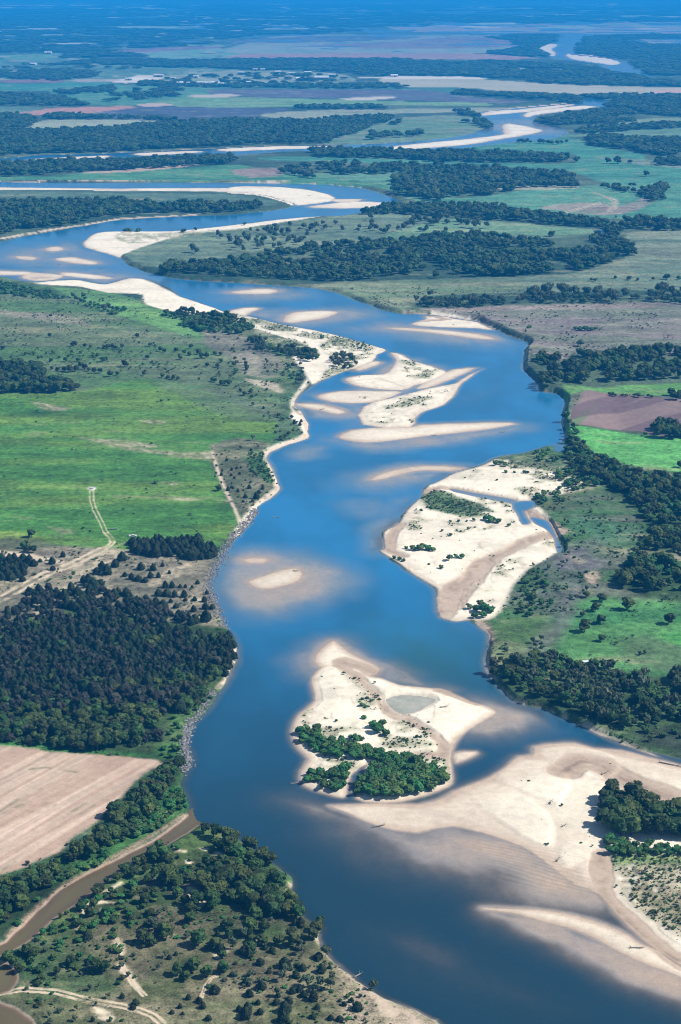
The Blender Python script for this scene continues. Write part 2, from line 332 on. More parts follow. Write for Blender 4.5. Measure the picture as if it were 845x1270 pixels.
# far country
paint([(-2500,-15),(3300,-15),(3300,110),(-2500,110)], (.03,.065,.04), (.07,.11,.06), nz=N250, soft=100)
FIELDS = [
 ([(-200,72),(0,72),(130,72),(282,86),(300,98),(200,103),(0,103),(-200,103)],(.07,.15,.10),(.12,.2,.13)),
 ([(170,62),(282,60),(340,45),(420,43),(563,43),(660,48),(650,57),(600,66),(520,66),(400,70),(282,72),(190,72)],(.2,.26,.19),(.28,.3,.22)),
 ([(380,56),(500,52),(563,45),(655,48),(645,57),(563,60),(450,60)],(.19,.13,.13),(.22,.17,.17)),
 ([(282,68),(563,66),(643,70),(640,74),(282,73)],(.36,.2,.16),(.3,.2,.18)),
 ([(280,51),(420,44),(520,46),(480,50),(330,54)],(.1,.1,.12),(.13,.14,.15)),
 ([(140,63),(230,58),(282,59),(240,62),(190,65)],(.22,.13,.14),(.2,.14,.15)),
 ([(190,65),(282,61),(282,72),(190,72)],(.14,.28,.16),(.2,.3,.2)),
 ([(-200,66),(0,69),(80,66),(84,70),(0,75),(-200,77)],(.12,.26,.13),(.14,.25,.14)),
 ([(480,33),(563,31),(845,27),(1100,27),(1100,41),(640,41),(520,40)],(.3,.24,.2),(.3,.28,.22)),
 ([(785,50),(845,48),(1000,48),(1000,57),(800,55)],(.25,.25,.2),(.28,.25,.2)),
 ([(640,85),(700,86),(697,88),(650,88)],(.3,.33,.25),None),
 ([(470,98),(563,97),(650,102),(720,106),(845,109),(1000,110),(1000,118),(800,119),(700,117),(600,112),(500,108)],(.36,.34,.22),(.42,.38,.27)),
 ([(440,96),(563,95),(605,98),(563,98),(480,98)],(.6,.55,.45),None),
 ([(810,113),(845,111),(950,111),(950,117),(845,117),(815,117)],(.5,.33,.26),None),
 ([(-200,103),(0,104),(130,103),(150,107),(110,112),(0,113),(-200,113)],(.05,.19,.12),(.07,.2,.13)),
 ([(-200,99),(0,99),(65,96),(80,102),(0,103),(-200,103)],(.2,.11,.12),None),
 ([(60,112),(150,106),(282,107),(282,120),(200,130),(100,130)],(.07,.19,.11),(.1,.22,.12)),
 ([(282,107),(563,109),(600,113),(563,120),(282,120)],(.06,.15,.1),None),
 ([(282,111),(520,112),(563,118),(600,122),(660,127),(600,128),(520,125),(400,122),(282,120),(260,115)],(.11,.09,.12),(.09,.11,.13)),
 ([(230,119),(282,117),(300,119),(260,122)],(.45,.38,.3),None),([(420,123),(480,120),(490,122),(450,125)],(.5,.44,.36),None),
 ([(200,124),(282,121),(420,124),(520,127),(600,128),(600,132),(480,131),(282,134),(205,131)],(.13,.25,.11),(.17,.28,.13)),
 ([(170,130),(200,128),(215,131),(180,133)],(.45,.33,.26),None),
 ([(110,145),(170,133),(282,134),(360,136),(330,144),(215,149)],(.06,.07,.09),(.08,.09,.13)),
 ([(325,142),(400,137),(563,135),(640,134),(600,140),(563,140),(470,142),(400,148),(340,147)],(.2,.25,.16),(.27,.28,.19)),
 ([(15,140),(60,135),(150,132),(168,134),(100,142),(57,144)],(.42,.2,.15),(.38,.22,.17)),
 ([(-100,132),(15,133),(60,134),(20,140),(-100,140)],(.1,.17,.11),None),
 ([(35,157),(60,149),(130,149),(200,150),(150,156),(100,160),(40,163)],(.26,.29,.19),(.3,.33,.22)),
 ([(440,165),(480,151),(500,146),(563,143),(593,145),(608,152),(600,162),(563,171),(500,177),(430,180),(400,178)],(.1,.19,.1),(.15,.2,.13)),
 ([(700,167),(770,163),(845,158),(1000,158),(1000,170),(845,170),(720,171)],(.1,.2,.11),(.13,.22,.13)),
 ([(757,150),(845,146),(1000,146),(1000,152),(845,152),(765,156)],(.15,.22,.12),None),
 ([(-200,212),(0,220),(100,216),(240,208),(300,205),(345,216),(400,220),(480,222),(495,240),(455,233),(282,226),(0,225),(-200,225)],(.05,.16,.085),(.07,.2,.1)),
 ([(110,214),(200,207),(250,204),(200,211),(120,216)],(.4,.3,.22),None),
 ([(285,212),(340,209),(352,218),(310,221)],(.27,.17,.14),(.22,.18,.15)),
 ([(563,184),(700,170),(730,180),(800,192),(810,200),(1000,205),(1000,235),(845,232),(760,232),(712,215),(600,206),(480,203),(345,200),(320,196),(400,195),(480,198),(640,203),(712,203),(712,193),(640,189)],(.05,.18,.12),(.07,.21,.13)),
 ([(340,216),(430,216),(490,212),(563,210),(563,250),(520,252),(492,240),(470,228),(400,221)],(.09,.22,.13),(.12,.24,.15)),
 ([(600,244),(650,236),(712,232),(760,230),(845,228),(1000,230),(1000,275),(845,274),(760,272),(660,262),(600,256),(520,252)],(.07,.21,.13),(.1,.23,.14)),
 ([(700,262),(770,256),(803,243),(780,235),(812,240),(812,250),(790,262),(750,268)],(.24,.2,.17),(.16,.2,.14)),
 ([(430,250),(495,255),(520,268),(640,277),(735,285),(735,292),(660,297),(563,290),(480,298),(330,312),(205,335),(165,330),(150,320),(170,308),(240,290),(349,276),(420,268)],(.09,.14,.09),(.15,.2,.12)),
 ([(563,272),(640,278),(735,286),(720,292),(640,293),(580,290),(480,296),(500,285)],(.12,.22,.12),(.17,.25,.14)),
 ([(782,288),(1000,288),(1000,360),(845,360),(640,365),(560,366),(520,372),(500,388),(415,362),(390,354),(563,346),(703,341),(760,326),(785,315)],(.1,.15,.095),(.17,.2,.13)),
 ([(390,355),(480,349),(640,350),(640,362),(560,366),(515,372),(500,388),(449,373)],(.12,.18,.09),(.18,.2,.12)),
 ([(640,379),(1000,379),(1000,440),(740,436),(700,450),(660,447),(655,424),(613,405),(560,390),(530,386)],(.14,.155,.11),(.2,.17,.155)),
 ([(517,386),(640,380),(800,379),(800,383),(640,386),(560,389)],(.24,.2,.17),None),
 ([(740,400),(820,396),(1000,400),(1000,425),(800,420),(740,412)],(.24,.19,.18),(.17,.17,.13)),
 ([(-200,240),(0,238),(150,240),(282,241),(345,252),(330,256),(200,252),(0,250),(-200,250)],(.075,.13,.09),(.1,.16,.1)),
]
for f in FIELDS: paint(f[0], f[1], f[2], soft=3)
for poly, c in (([(585,233),(690,231),(720,233),(690,236),(600,236)],(.4,.36,.25)),([(670,257),(730,252),(760,257),(700,262)],(.33,.24,.2)),([(735,240),(770,250),(760,262),(752,262),(758,250)],(.4,.33,.25)),([(740,195),(845,203),(845,210),(760,200)],(.2,.22,.16))):
    paint(poly, c, soft=3, cov=.7)
rs = random.Random(5)
for k in range(420):
    v = rs.uniform(3, 60) ; u = rs.uniform(-60, 900); w = rs.uniform(5, 60); h = rs.uniform(.3, .8)
    if v > 36 and u > 280: continue
    c = rs.choice([(.5,.5,.36),(.3,.42,.24),(.6,.54,.42),(.2,.3,.16)])
    paint([(u-w,v),(u-w*.3,v-h),(u+w,v-h*.4),(u+w*.4,v+h)], c, soft=6, sm=1)
for k in range(60):
    v = rs.uniform(62, 104); u = rs.uniform(-60, 300); w = rs.uniform(5, 22); h = rs.uniform(.5, 1.3)
    c = rs.choice([(.25,.28,.18),(.12,.26,.14),(.3,.3,.22),(.05,.1,.06)])
    paint([(u-w,v),(u-w*.3,v-h),(u+w,v-h*.4),(u+w*.4,v+h)], c, soft=6, sm=1)
# quarry and town ground
paint([(133,100),(157,98),(170,94),(202,95),(200,99),(170,103),(143,103)], (.7,.64,.52), (.55,.5,.42), soft=6)
paint([(90,99),(140,98),(150,101),(100,102)], (.4,.32,.27), soft=6, cov=.8)
paint([(205,95),(282,88),(400,90),(440,98),(420,104),(282,108),(210,106)], (.16,.22,.13), (.28,.3,.2), nz=N60, soft=10)
# left bank
paint([(-200,345),(0,344),(66,356),(100,358),(180,380),(260,392),(310,408),(350,425),(372,470),(358,500),(378,535),(330,556),(300,520),(240,482),(180,472),(100,490),(-200,496)], (.07,.14,.045), (.115,.15,.075), soft=6, nz=NB)
paint([(-200,352),(0,350),(60,357),(100,362),(60,372),(0,365),(-200,365)], (.06,.15,.045), (.05,.1,.04), soft=5)
paint([(62,357),(100,360),(150,366),(185,380),(215,392),(252,415),(262,425),(225,416),(160,396),(110,378)], (.13,.27,.075), (.1,.21,.07), soft=5)
paint([(130,363),(178,380),(205,392),(190,396),(150,380)], (.16,.3,.08), (.1,.21,.07), soft=5)
paint([(0,385),(90,395),(110,405),(60,400),(0,392)], (.3,.24,.2), soft=5, cov=.45)
paint([(260,400),(340,440),(350,460),(300,450),(255,430)], (.11,.115,.085), (.18,.17,.12), soft=5)
paint([(300,470),(345,478),(350,490),(320,480)], (.45,.38,.28), soft=4, cov=.8)
paint([(285,425),(330,450),(345,470),(300,465)], (.3,.27,.2), (.12,.13,.09), soft=5, cov=.7, nz=N20)
paint([(-200,496),(0,490),(100,487),(180,470),(240,480),(300,505),(352,530),(338,548),(262,560),(272,590),(286,625),(303,645),(290,662),(265,682),(160,692),(100,683),(0,672),(-200,668)], GREEN, GREEN2, soft=5, zone=3, nz=NB)
paint([(180,470),(240,478),(330,505),(350,520),(300,525),(240,500)], (.06,.13,.06), (.1,.13,.08), soft=8, cov=.6)
for poly in ([(170,522),(200,524),(205,527),(175,525)],[(130,553),(175,557),(230,563),(262,562),(262,572),(230,568),(170,562)],[(205,619),(250,620),(235,623),(210,622)],[(195,600),(222,600),(215,604)],[(270,622),(285,622),(282,626)],[(60,655),(90,660),(80,664)],[(100,545),(160,548),(200,556),(150,555)],[(40,500),(90,508),(60,512)]):
    paint(poly, (.4,.34,.24), (.17,.18,.09), soft=4, cov=.75, nz=N5)
paint([(262,553),(300,545),(335,552),(333,570),(345,600),(330,618),(310,632),(302,645),(285,622),(270,590)], (.085,.105,.055), (.17,.16,.1), soft=3, nz=N20)
paint([(300,565),(325,560),(340,590),(346,605),(325,595),(310,580)], (.05,.12,.035), (.07,.15,.04), soft=4)
paint([(355,480),(382,500),(384,540),(350,553),(330,560),(345,530)], (.05,.11,.045), (.08,.13,.06), soft=4)
paint([(-200,668),(0,664),(55,672),(100,690),(60,705),(0,695),(-200,700)], (.1,.12,.06), (.2,.18,.11), soft=5, nz=N20)
paint([(-60,660),(30,662),(60,672),(0,671),(-60,668)], (.2,.27,.04), (.13,.2,.05), soft=3, cov=.8)
paint([(40,680),(150,684),(200,690),(262,695),(262,715),(272,750),(282,780),(200,785),(100,780),(0,800),(-200,800),(-200,690),(0,700)], (.13,.125,.085), (.23,.2,.14), soft=5, nz=N20)
for poly in ([(180,725),(230,700),(240,706),(200,728)],[(215,735),(250,742),(262,755),(230,748)],[(240,768),(270,772),(262,782)],[(85,700),(140,684),(160,690),(100,715)],[(120,735),(140,728),(160,740),(130,748)],[(0,775),(35,770),(50,750),(75,765),(30,785)],[(60,735),(120,720),(95,740)]):
    paint(poly, (.46,.38,.26), (.25,.22,.15), soft=3, cov=.85, nz=N5)
paint([(-60,684),(0,685),(40,689),(80,700),(86,703),(40,697),(0,692),(-60,692)], SAND2, soft=2, cov=.9)
# wooded ground
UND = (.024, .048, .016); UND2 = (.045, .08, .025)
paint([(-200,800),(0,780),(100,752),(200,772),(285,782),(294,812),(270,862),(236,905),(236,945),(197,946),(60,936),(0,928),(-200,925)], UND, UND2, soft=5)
paint([(235,870),(256,882),(240,898),(234,915),(237,945),(205,948),(190,935),(208,915),(215,885)], (.05,.13,.03), (.09,.15,.05), soft=4, nz=N20)
paint([(-60,918),(30,925),(110,933),(190,938),(190,944),(60,937),(-60,928)], (.04,.14,.03), soft=3, nz=N20)
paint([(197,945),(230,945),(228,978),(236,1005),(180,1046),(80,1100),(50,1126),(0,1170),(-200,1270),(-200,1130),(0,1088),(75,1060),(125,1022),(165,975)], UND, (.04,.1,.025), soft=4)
paint([(197,986),(229,978),(235,1002),(200,1028),(165,1050),(110,1078),(90,1085),(150,1040)], (.045,.14,.03), (.06,.16,.04), soft=4)
# ploughed field
paint([(-400,920),(0,928),(60,935),(197,945),(188,957),(166,972),(150,992),(122,1020),(86,1044),(74,1060),(30,1076),(0,1088),(-400,1190)], (.44,.315,.235), (.53,.4,.3), soft=2, zone=4, nz=N60, warpm=.4)
# lower-left scrub
paint([(247,1021),(282,1032),(325,1060),(362,1088),(367,1100),(364,1113),(402,1150),(397,1163),(439,1210),(509,1250),(620,1330),(700,1500),(-400,1500),(-400,1300),(3,1187),(67,1142),(144,1088),(214,1047)], (.05,.085,.025), (.09,.1,.045), soft=2, nz=N20)
paint([(235,1035),(282,1035),(280,1050),(180,1090),(110,1125),(60,1160),(3,1190),(67,1142),(110,1111),(174,1071)], (.08,.13,.035), (.12,.14,.05), soft=4, nz=N20)
paint([(110,1150),(200,1130),(300,1165),(400,1180),(445,1225),(420,1290),(100,1290),(130,1210)], (.065,.08,.03), (.12,.11,.06), soft=8, nz=N20)
paint([(0,1195),(40,1170),(100,1190),(150,1230),(60,1240),(20,1225)], (.03,.07,.025), (.06,.09,.035), soft=6, nz=N20)
paint([(420,1205),(445,1215),(500,1248),(540,1268),(620,1330),(480,1330),(430,1260)], (.2,.17,.11), (.36,.29,.2), soft=4, nz=N20)
paint([(455,1232),(482,1240),(520,1262),(560,1300),(500,1290),(465,1255)], (.5,.4,.29), (.3,.24,.17), soft=4, nz=N5)
paint([(180,1092),(255,1098),(255,1110),(190,1106)], (.13,.11,.1), soft=4, cov=.8)
paint([(330,1075),(362,1090),(366,1098),(362,1110),(345,1090)], (.09,.17,.05), soft=3)
for poly in ([(102,1130),(108,1121),(125,1119),(143,1122),(140,1124),(118,1125),(104,1136)],[(127,1110),(150,1096),(152,1100),(135,1110)],[(214,1056),(232,1057),(230,1061),(217,1060)],[(91,1154),(103,1152),(100,1157)],[(245,1055),(258,1054),(256,1059)],[(359,1096),(364,1098),(363,1112),(358,1105)],[(142,1165),(153,1175),(152,1188),(145,1182)],[(147,1198),(160,1205),(178,1235),(172,1233),(150,1208)],[(115,1250),(140,1258),(140,1270),(120,1265)],[(265,1060),(275,1060),(272,1064)],[(276,1070),(282,1070),(280,1076)],[(125,1130),(135,1133),(131,1145)],[(230,1070),(240,1072),(235,1080)],[(265,1185),(280,1178),(283,1184),(270,1192)],[(232,1100),(256,1120),(240,1130)]):
    paint(poly, (.68,.58,.42), (.4,.33,.22), soft=1.4, nz=N5, warpm=.5)
for k in range(150):
    x_ = rs.uniform(60, 440); y_ = rs.uniform(1060, 1275)
    if x_ < 330 - (1275 - y_) * 1.2 and y_ < 1120: continue
    w = rs.uniform(2, 9)
    paint([(x_-w,y_),(x_,y_-w*.4),(x_+w,y_-.3*w),(x_+w*.3,y_+w*.4)], rs.choice([(.03,.06,.02),(.16,.14,.09),(.05,.09,.03),(.13,.11,.08),(.33,.27,.18)]), soft=2.5, cov=.6, sm=1)
# right bank
paint([(583,770),(615,768),(640,728),(655,712),(697,690),(699,675),(664,622),(735,602),(740,560),(700,545),(715,538),(760,575),(845,590),(1100,600),(1100,990),(845,943),(763,920),(696,890),(636,870),(603,830),(606,794)], (.045,.11,.035), (.11,.125,.085), soft=4, nz=NB)
paint([(690,760),(720,745),(760,742),(845,748),(1100,752),(1100,850),(845,842),(760,838),(700,818),(662,825),(688,790)], (.045,.155,.05), (.075,.2,.06), soft=8, nz=NB)
paint([(770,800),(800,790),(845,800),(950,800),(950,830),(845,835),(780,825)], (.14,.145,.11), (.08,.13,.06), soft=8, cov=.8)
paint([(820,790),(860,785),(900,800),(845,803)], (.06,.26,.05), soft=6, cov=.8)
paint([(664,700),(700,690),(740,670),(755,690),(740,720),(700,760),(660,770),(670,735)], (.13,.13,.125), (.08,.11,.07), soft=8, nz=N20)
paint([(690,800),(715,760),(700,745),(680,790),(650,830)], (.12,.12,.11), soft=6, cov=.7)
paint([(728,715),(742,712),(740,725),(730,724)], (.35,.28,.2), soft=3)
paint([(700,692),(730,700),(715,705)], (.3,.26,.18), soft=3, cov=.6)
paint([(715,640),(760,650),(800,660),(770,680),(735,670),(705,660)], (.05,.125,.06), (.08,.14,.08), soft=8, cov=.8, nz=N20)
paint([(605,775),(640,770),(680,765),(660,800),(625,845),(605,825)], (.07,.14,.045), (.12,.15,.07), soft=5, nz=N20)
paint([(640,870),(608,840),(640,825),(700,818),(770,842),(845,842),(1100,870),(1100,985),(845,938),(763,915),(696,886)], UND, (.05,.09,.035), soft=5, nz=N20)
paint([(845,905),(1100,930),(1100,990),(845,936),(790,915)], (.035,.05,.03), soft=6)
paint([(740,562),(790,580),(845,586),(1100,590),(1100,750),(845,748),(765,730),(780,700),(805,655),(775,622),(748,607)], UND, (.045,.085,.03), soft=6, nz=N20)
paint([(822,700),(845,690),(870,700),(850,715)], (.3,.25,.18), soft=5, cov=.6)
paint([(640,560),(700,545),(720,545),(748,575),(750,605),(735,612),(700,622),(680,640),(664,620),(700,606),(722,588),(700,578),(660,572)], (.05,.105,.035), (.1,.13,.06), soft=4, nz=N20)
# right fields
paint([(700,483),(740,482),(845,476),(1100,474),(1100,498),(845,493),(745,489),(722,492),(712,505),(707,535),(702,540),(700,500)], (.09,.22,.055), (.13,.27,.07), soft=3, zone=5)
paint([(703,537),(760,537),(845,546),(1100,560),(1100,605),(845,588),(790,580),(750,571),(725,553)], (.085,.29,.07), (.1,.31,.08), soft=3, zone=6, nz=N60)
paint([(722,492),(745,489),(845,496),(1100,503),(1100,560),(845,545),(795,537),(711,534),(706,528)], (.2,.14,.13), (.24,.17,.15), soft=2, zone=7, warpm=.3, nz=N60)
paint([(708,497),(722,493),(712,512),(705,520)], (.12,.13,.09), soft=3)
paint([(705,530),(735,508),(750,503),(735,515),(718,532)], (.1,.2,.07), soft=3, cov=.7)
# vegetation on the sand flats
SCR = (.13, .17, .07); SCR2 = (.33, .31, .2)
VEG = [[(563,620),(600,627),(614,636),(592,643),(565,640)],[(640,608),(665,606),(690,612),(665,622)],[(548,650),(575,652),(560,662)],[(508,640),(520,634),(515,650)],[(600,655),(612,652),(608,660)],[(575,690),(590,684),(585,694)],[(628,650),(640,648),(636,654)],[(455,858),(470,866),(462,874)],[(527,607),(545,610),(570,618),(585,628),(592,640),(570,640),(545,636),(525,630)],[(515,640),(530,648),(520,660),(505,655)],[(590,618),(620,622),(648,632),(640,640),(610,632)],
 [(672,670),(690,670),(690,679),(676,678)],[(605,704),(645,694),(640,706),(615,716)],[(560,660),(590,655),(600,665),(575,670)],[(610,570),(650,568),(700,575),(690,600),(640,585)],[(700,600),(735,590),(735,610),(700,615)],[(583,728),(600,712),(604,718),(592,735)],
 [(440,870),(460,860),(470,880),(455,886)],[(365,885),(385,880),(382,905),(365,905)],[(395,905),(430,905),(450,895),(440,925),(400,920)],[(470,910),(495,890),(520,900),(500,915),(545,925),(510,930),(475,930)],[(525,905),(535,908),(530,918),(522,914)],[(535,950),(558,948),(560,970),(545,965)],[(400,940),(440,945),(445,960),(385,955)],[(515,935),(555,932),(557,945),(530,948)],[(420,830),(445,845),(450,858),(440,852)],
 [(282,388),(350,403),(380,412),(340,412),(300,402)],[(400,425),(440,420),(465,432),(455,445),(430,448),(405,440)],[(410,455),(440,450),(430,462),(400,470)],[(300,400),(340,418),(380,425),(370,440),(330,425)],[(500,456),(540,460),(530,470),(505,468)],[(455,512),(500,500),(560,482),(540,495),(480,512)],[(452,515),(480,515),(500,525),(455,526)],
 [(145,290),(200,290),(260,286),(300,284),(250,292),(180,302),(150,300)],[(500,447),(540,455),(545,462),(500,452)],[(746,1060),(800,1060),(800,1075),(760,1078),(746,1085)]]
Zs = np.clip(Z, 0, 3)
sandmask = np.clip(beach + (bsd > -1) + (sr > 0), 0, 1)
sandmask = np.where(creek > -3, np.maximum(sandmask, sst(-1.6, -.2, creek)), sandmask)
dry = .45 * sst(.03, .25, Z + (NA - .5) * .12) + .55 * sst(.3, 1.05, Z + (N60 - .5) * .5 + (N5 - .5) * .25 + .25 * (barid != 1))
sandc = lerp3((.47, .365, .275), (.76, .67, .525), dry)
VEGM = np.ones((R, C))
sandc = sandc * (1 - .14 * sst(.5, .75, NA) * dry)[..., None]
sandc = sandc * (1 - .10 * sst(.45, .8, N5))[..., None]
under = sst(.02, -.3, Z)
sandc = sandc * (1 - under[..., None]) + np.array((.60, .475, .365)) * under[..., None]
mud = sst(-2, -9, bsd) * (1 - np.clip(beach, 0, 1)) * sst(14, 4, sr) * (sr > -3)
mud = mud * (1 - sst(14, 24, SLW))
sandc = sandc * (1 - mud[..., None]) + np.array((.17, .13, .09)) * mud[..., None]
A = A * (1 - sandmask[..., None]) + sandc * sandmask[..., None]; VEGM = 1 - sandmask
ck = sst(-1.4, 0, creek)
A = A * (1 - ck[..., None]) + np.array((.26, .17, .115)) * ck[..., None]
def vegpatch(poly, c1=SCR, c2=SCR2, cov=.85, thr=.48):
    a, b, d = sdf(smooth_closed(W(poly), 2), 60.0)
    if d is None: return
    w = sst(-4, 5, d + wob[a:b]) * cov * sst(thr - .12, thr + .1, N5[a:b] * .45 + N20[a:b] * .55) * (Z[a:b] > .1)
    c = lerp3(c1, c2, sst(.3, .7, N5[a:b])); VEGM[a:b] = np.maximum(VEGM[a:b], w)
    A[a:b] = A[a:b] * (1 - w[..., None]) + c * w[..., None]
for p in VEG: vegpatch(p)
vegpatch(VEG[8], (.07,.13,.05), (.1,.16,.06), .95, .25); vegpatch([(610,565),(655,563),(700,570),(735,600),(700,603),(690,588),(640,578)], (.07,.12,.05), (.15,.17,.09), .95, .35)
vegpatch([(563,620),(600,627),(614,636),(592,643),(565,640)], (.07,.13,.05), (.14,.18,.09), .95, .35)
vegpatch([(282,388),(349,404),(392,412),(435,422),(460,432),(430,432),(380,420),(320,406)], (.1,.15,.06), (.3,.28,.18), .8, .45)
# the vegetated point bar at the lower right
vegpatch([(762,1078),(800,1068),(900,1075),(1100,1130),(1100,1290),(1000,1240),(860,1170),(800,1140),(775,1110)], (.17,.165,.09), (.36,.32,.21), .92, .38)
vegpatch([(790,1100),(845,1110),(950,1150),(950,1200),(850,1150),(800,1125)], (.13,.13,.07), (.25,.22,.14), .9, .3)
vegpatch([(745,1062),(800,1060),(900,1068),(900,1080),(800,1074),(758,1080),(748,1085)], (.09,.17,.05), (.2,.25,.1), .95, .3)
for k in range(90):   # scattered weeds on the dry sand of the two big vegetated bars
    x_, y_ = rs.choice([(rs.uniform(500, 650), rs.uniform(640, 760)), (rs.uniform(375, 550), rs.uniform(840, 960)), (rs.uniform(570, 730), rs.uniform(575, 605)), (rs.uniform(450, 560), rs.uniform(490, 525))])
    w = rs.uniform(1, 5)
    vegpatch([(x_-w,y_),(x_,y_-w*.3),(x_+w,y_),(x_,y_+w*.35)], (.14,.17,.07), (.35,.32,.22), .7, .42)
for pl, wd in WET:
    stroke(pl, wd * 1.15, (.44, .34, .255), soft=2.5, cov=.9, wr=1.3)
    stroke(pl, wd * .7, (.36, .27, .2), soft=2.5, cov=.85, wr=2.4, brk=.42)
    stroke(pl, wd * .2, (.25, .185, .14), soft=.8, cov=.6, wr=3.5, brk=.45)
paint([(480,867),(500,862),(530,865),(538,870),(520,881),(500,886),(487,880)], (.50,.56,.46), (.66,.66,.54), soft=4, cov=.6, nz=N5)
stroke([(433,474),(470,470),(500,480)], 2, (.4,.33,.22), cov=.5)
# pale eroding edges and tracks
for pl, wd, br in (([(349,554),(372,547),(382,538),(381,523),(372,508),(366,500)],3.5,.35),([(332,563),(336,580),(344,598),(343,608),(330,618),(315,632)],2.5,.35),([(263,562),(270,585),(280,610),(292,635),(298,650)],1.3,.3),([(397,1160),(407,1178),(424,1196),(440,1208),(470,1226),(500,1243),(540,1264)],1.6,.2),([(0,297),(33,291),(67,285),(107,279),(150,272),(240,267)],6,.3),([(290,800),(293,815),(280,845),(270,855)],1.5,.4),
   ([(600,815),(603,832),(620,855),(636,870),(673,880),(700,892)],1.5,.45),([(500,388),(560,393),(640,420),(655,430),(652,460)],3,.5),([(-60,225),(282,226),(370,227)],5,.5),
   ([(593,143),(640,134),(700,129)],12,.2),([(370,546),(350,553),(333,561)],3,.3)):
    stroke(pl, wd, (.6,.48,.36), soft=1.5, cov=.85, brk=br)
TR = (.58,.47,.33)
def track(pl, gap, wd, c=TR, z=8, cov=.95):
    p = W(pl)
    for s_ in (-1, 1):
        q = []
        for i in range(len(p)):
            t = p[min(i + 1, len(p) - 1)] - p[max(i - 1, 0)]; t = t / (np.linalg.norm(t) + 1e-9)
            q.append((p[i][0] - t[1] * gap * s_, p[i][1] + t[0] * gap * s_))
        a, b, d = sdf(np.array(q), 20.0, False); 
        d = d + (N5[a:b] - .5) * .8
        w = (1 - sst(wd * .6, wd * 1.3, d)) * cov * sst(.22, .58, N5[a:b] * .6 + N20[a:b] * .4)
        A[a:b] = A[a:b] * (1 - w[..., None]) + np.asarray(c) * w[..., None]
        if z: ZONE[a:b][(w > .5)] = z
track([(-60,768),(0,746),(30,729),(60,713),(90,702),(115,690),(128,683)], 3.4, 1.7)
track([(128,683),(136,679),(140,675),(138,669),(131,662)], 1.5, 1.0)
track([(131,662),(126,650),(118,635),(114,622),(114,609)], 1.5, .6, cov=.7)
track([(120,690),(140,681),(165,672)], .9, .5, c=(.3,.3,.17), z=None, cov=.8)
track([(60,713),(85,703),(82,700),(40,692),(0,686)], 1.2, 1.0, z=None, cov=.7)
track([(-20,1235),(30,1230),(70,1233),(110,1243),(150,1250),(175,1256),(190,1262),(205,1275)], 1.3, .8)
track([(150,1198),(165,1222),(180,1238)], .8, .6, z=None)
track([(250,1240),(255,1225),(262,1216),(270,1213)], .5, .45, z=None)
track([(700,265),(735,255),(760,248)], 4, 2, z=None, cov=.6)
paint([(111,608),(114,606),(118,608),(114,610)], (.6,.55,.45), soft=1, sm=1)
stroke([(230,1012),(180,1044),(110,1082),(80,1099),(50,1124),(10,1162)], .9, (.34,.24,.17), cov=.8, brk=.3)
# crop rows of the ploughed field, straight lines in the soil
def rows(zone, ang, per, amp, c_dark, wide=0, thr=.6):
    m = ZONE == zone
    if not m.any(): return
    ca, sa = math.cos(ang), math.sin(ang)
    q = (X[m] * -sa + Y[m] * ca); l = X[m] * ca + Y[m] * sa
    n1 = vnoise(q / per, l / 120.0, 71); n2 = vnoise(q / (per * 3.1), l / 260.0, 77); n3 = vnoise(q / (per * .45), l / 40.0, 79)
    n = n1 * .4 + n2 * .35 + n3 * .25
    A[m] *= (1 + amp * (n - .5) * 2)[:, None]
    w = sst(thr, thr + .12, n2 * .6 + n1 * .4) * wide
    A[m] = A[m] * (1 - w[:, None]) + np.asarray(c_dark) * w[:, None]
p0, p1 = at(0, 1050), at(112, 985)
rows(4, math.atan2(p1[1] - p0[1], p1[0] - p0[0]), 2.6, .62, (.27,.175,.125), .6, .5)
q0, q1 = at(713, 532), at(800, 503)
rows(7, math.atan2(q1[1] - q0[1], q1[0] - q0[0]), 9, .2, (.115,.075,.085), .8, .52)
for pl in ([(0,1010),(12,1002),(22,995)],[(5,1012),(28,1001)],[(40,1010),(60,999)],[(48,1012),(70,1001)],[(90,1010),(108,999)],[(38,957),(60,955),(95,961)],[(0,1085),(20,1072)],[(100,1013),(118,1002)]):
    stroke(pl, 1.0, (.1,.14,.06), soft=1, cov=.75, brk=.45, wr=1.2)
stroke([(711,534),(750,536),(795,538)], 2.5, (.06,.1,.04)); 
NS = fbm(X * .22, Y * .9, 9, 131, 3); NT2 = fbm(X * .3, Y, 38, 137, 3)
lumA = A.sum(-1); vv = (1 - sst(.55, .9, lumA)) * (ZONE != 4) * (ZONE != 7)
A = A * (1 + vv * (.75 * (NS - .5) + .65 * (NT2 - .5)))[..., None]
dp_ = vv * sst(.60, .70, NS * .5 + NT2 * .5) * .55        # dry straw patches
A = A * (1 - dp_[..., None]) + np.array((.21, .19, .11)) * dp_[..., None]
A = np.clip(A, .008, .9)
# fields stay clear of water
ZONE[Z < 0] = 0
print('colour done')

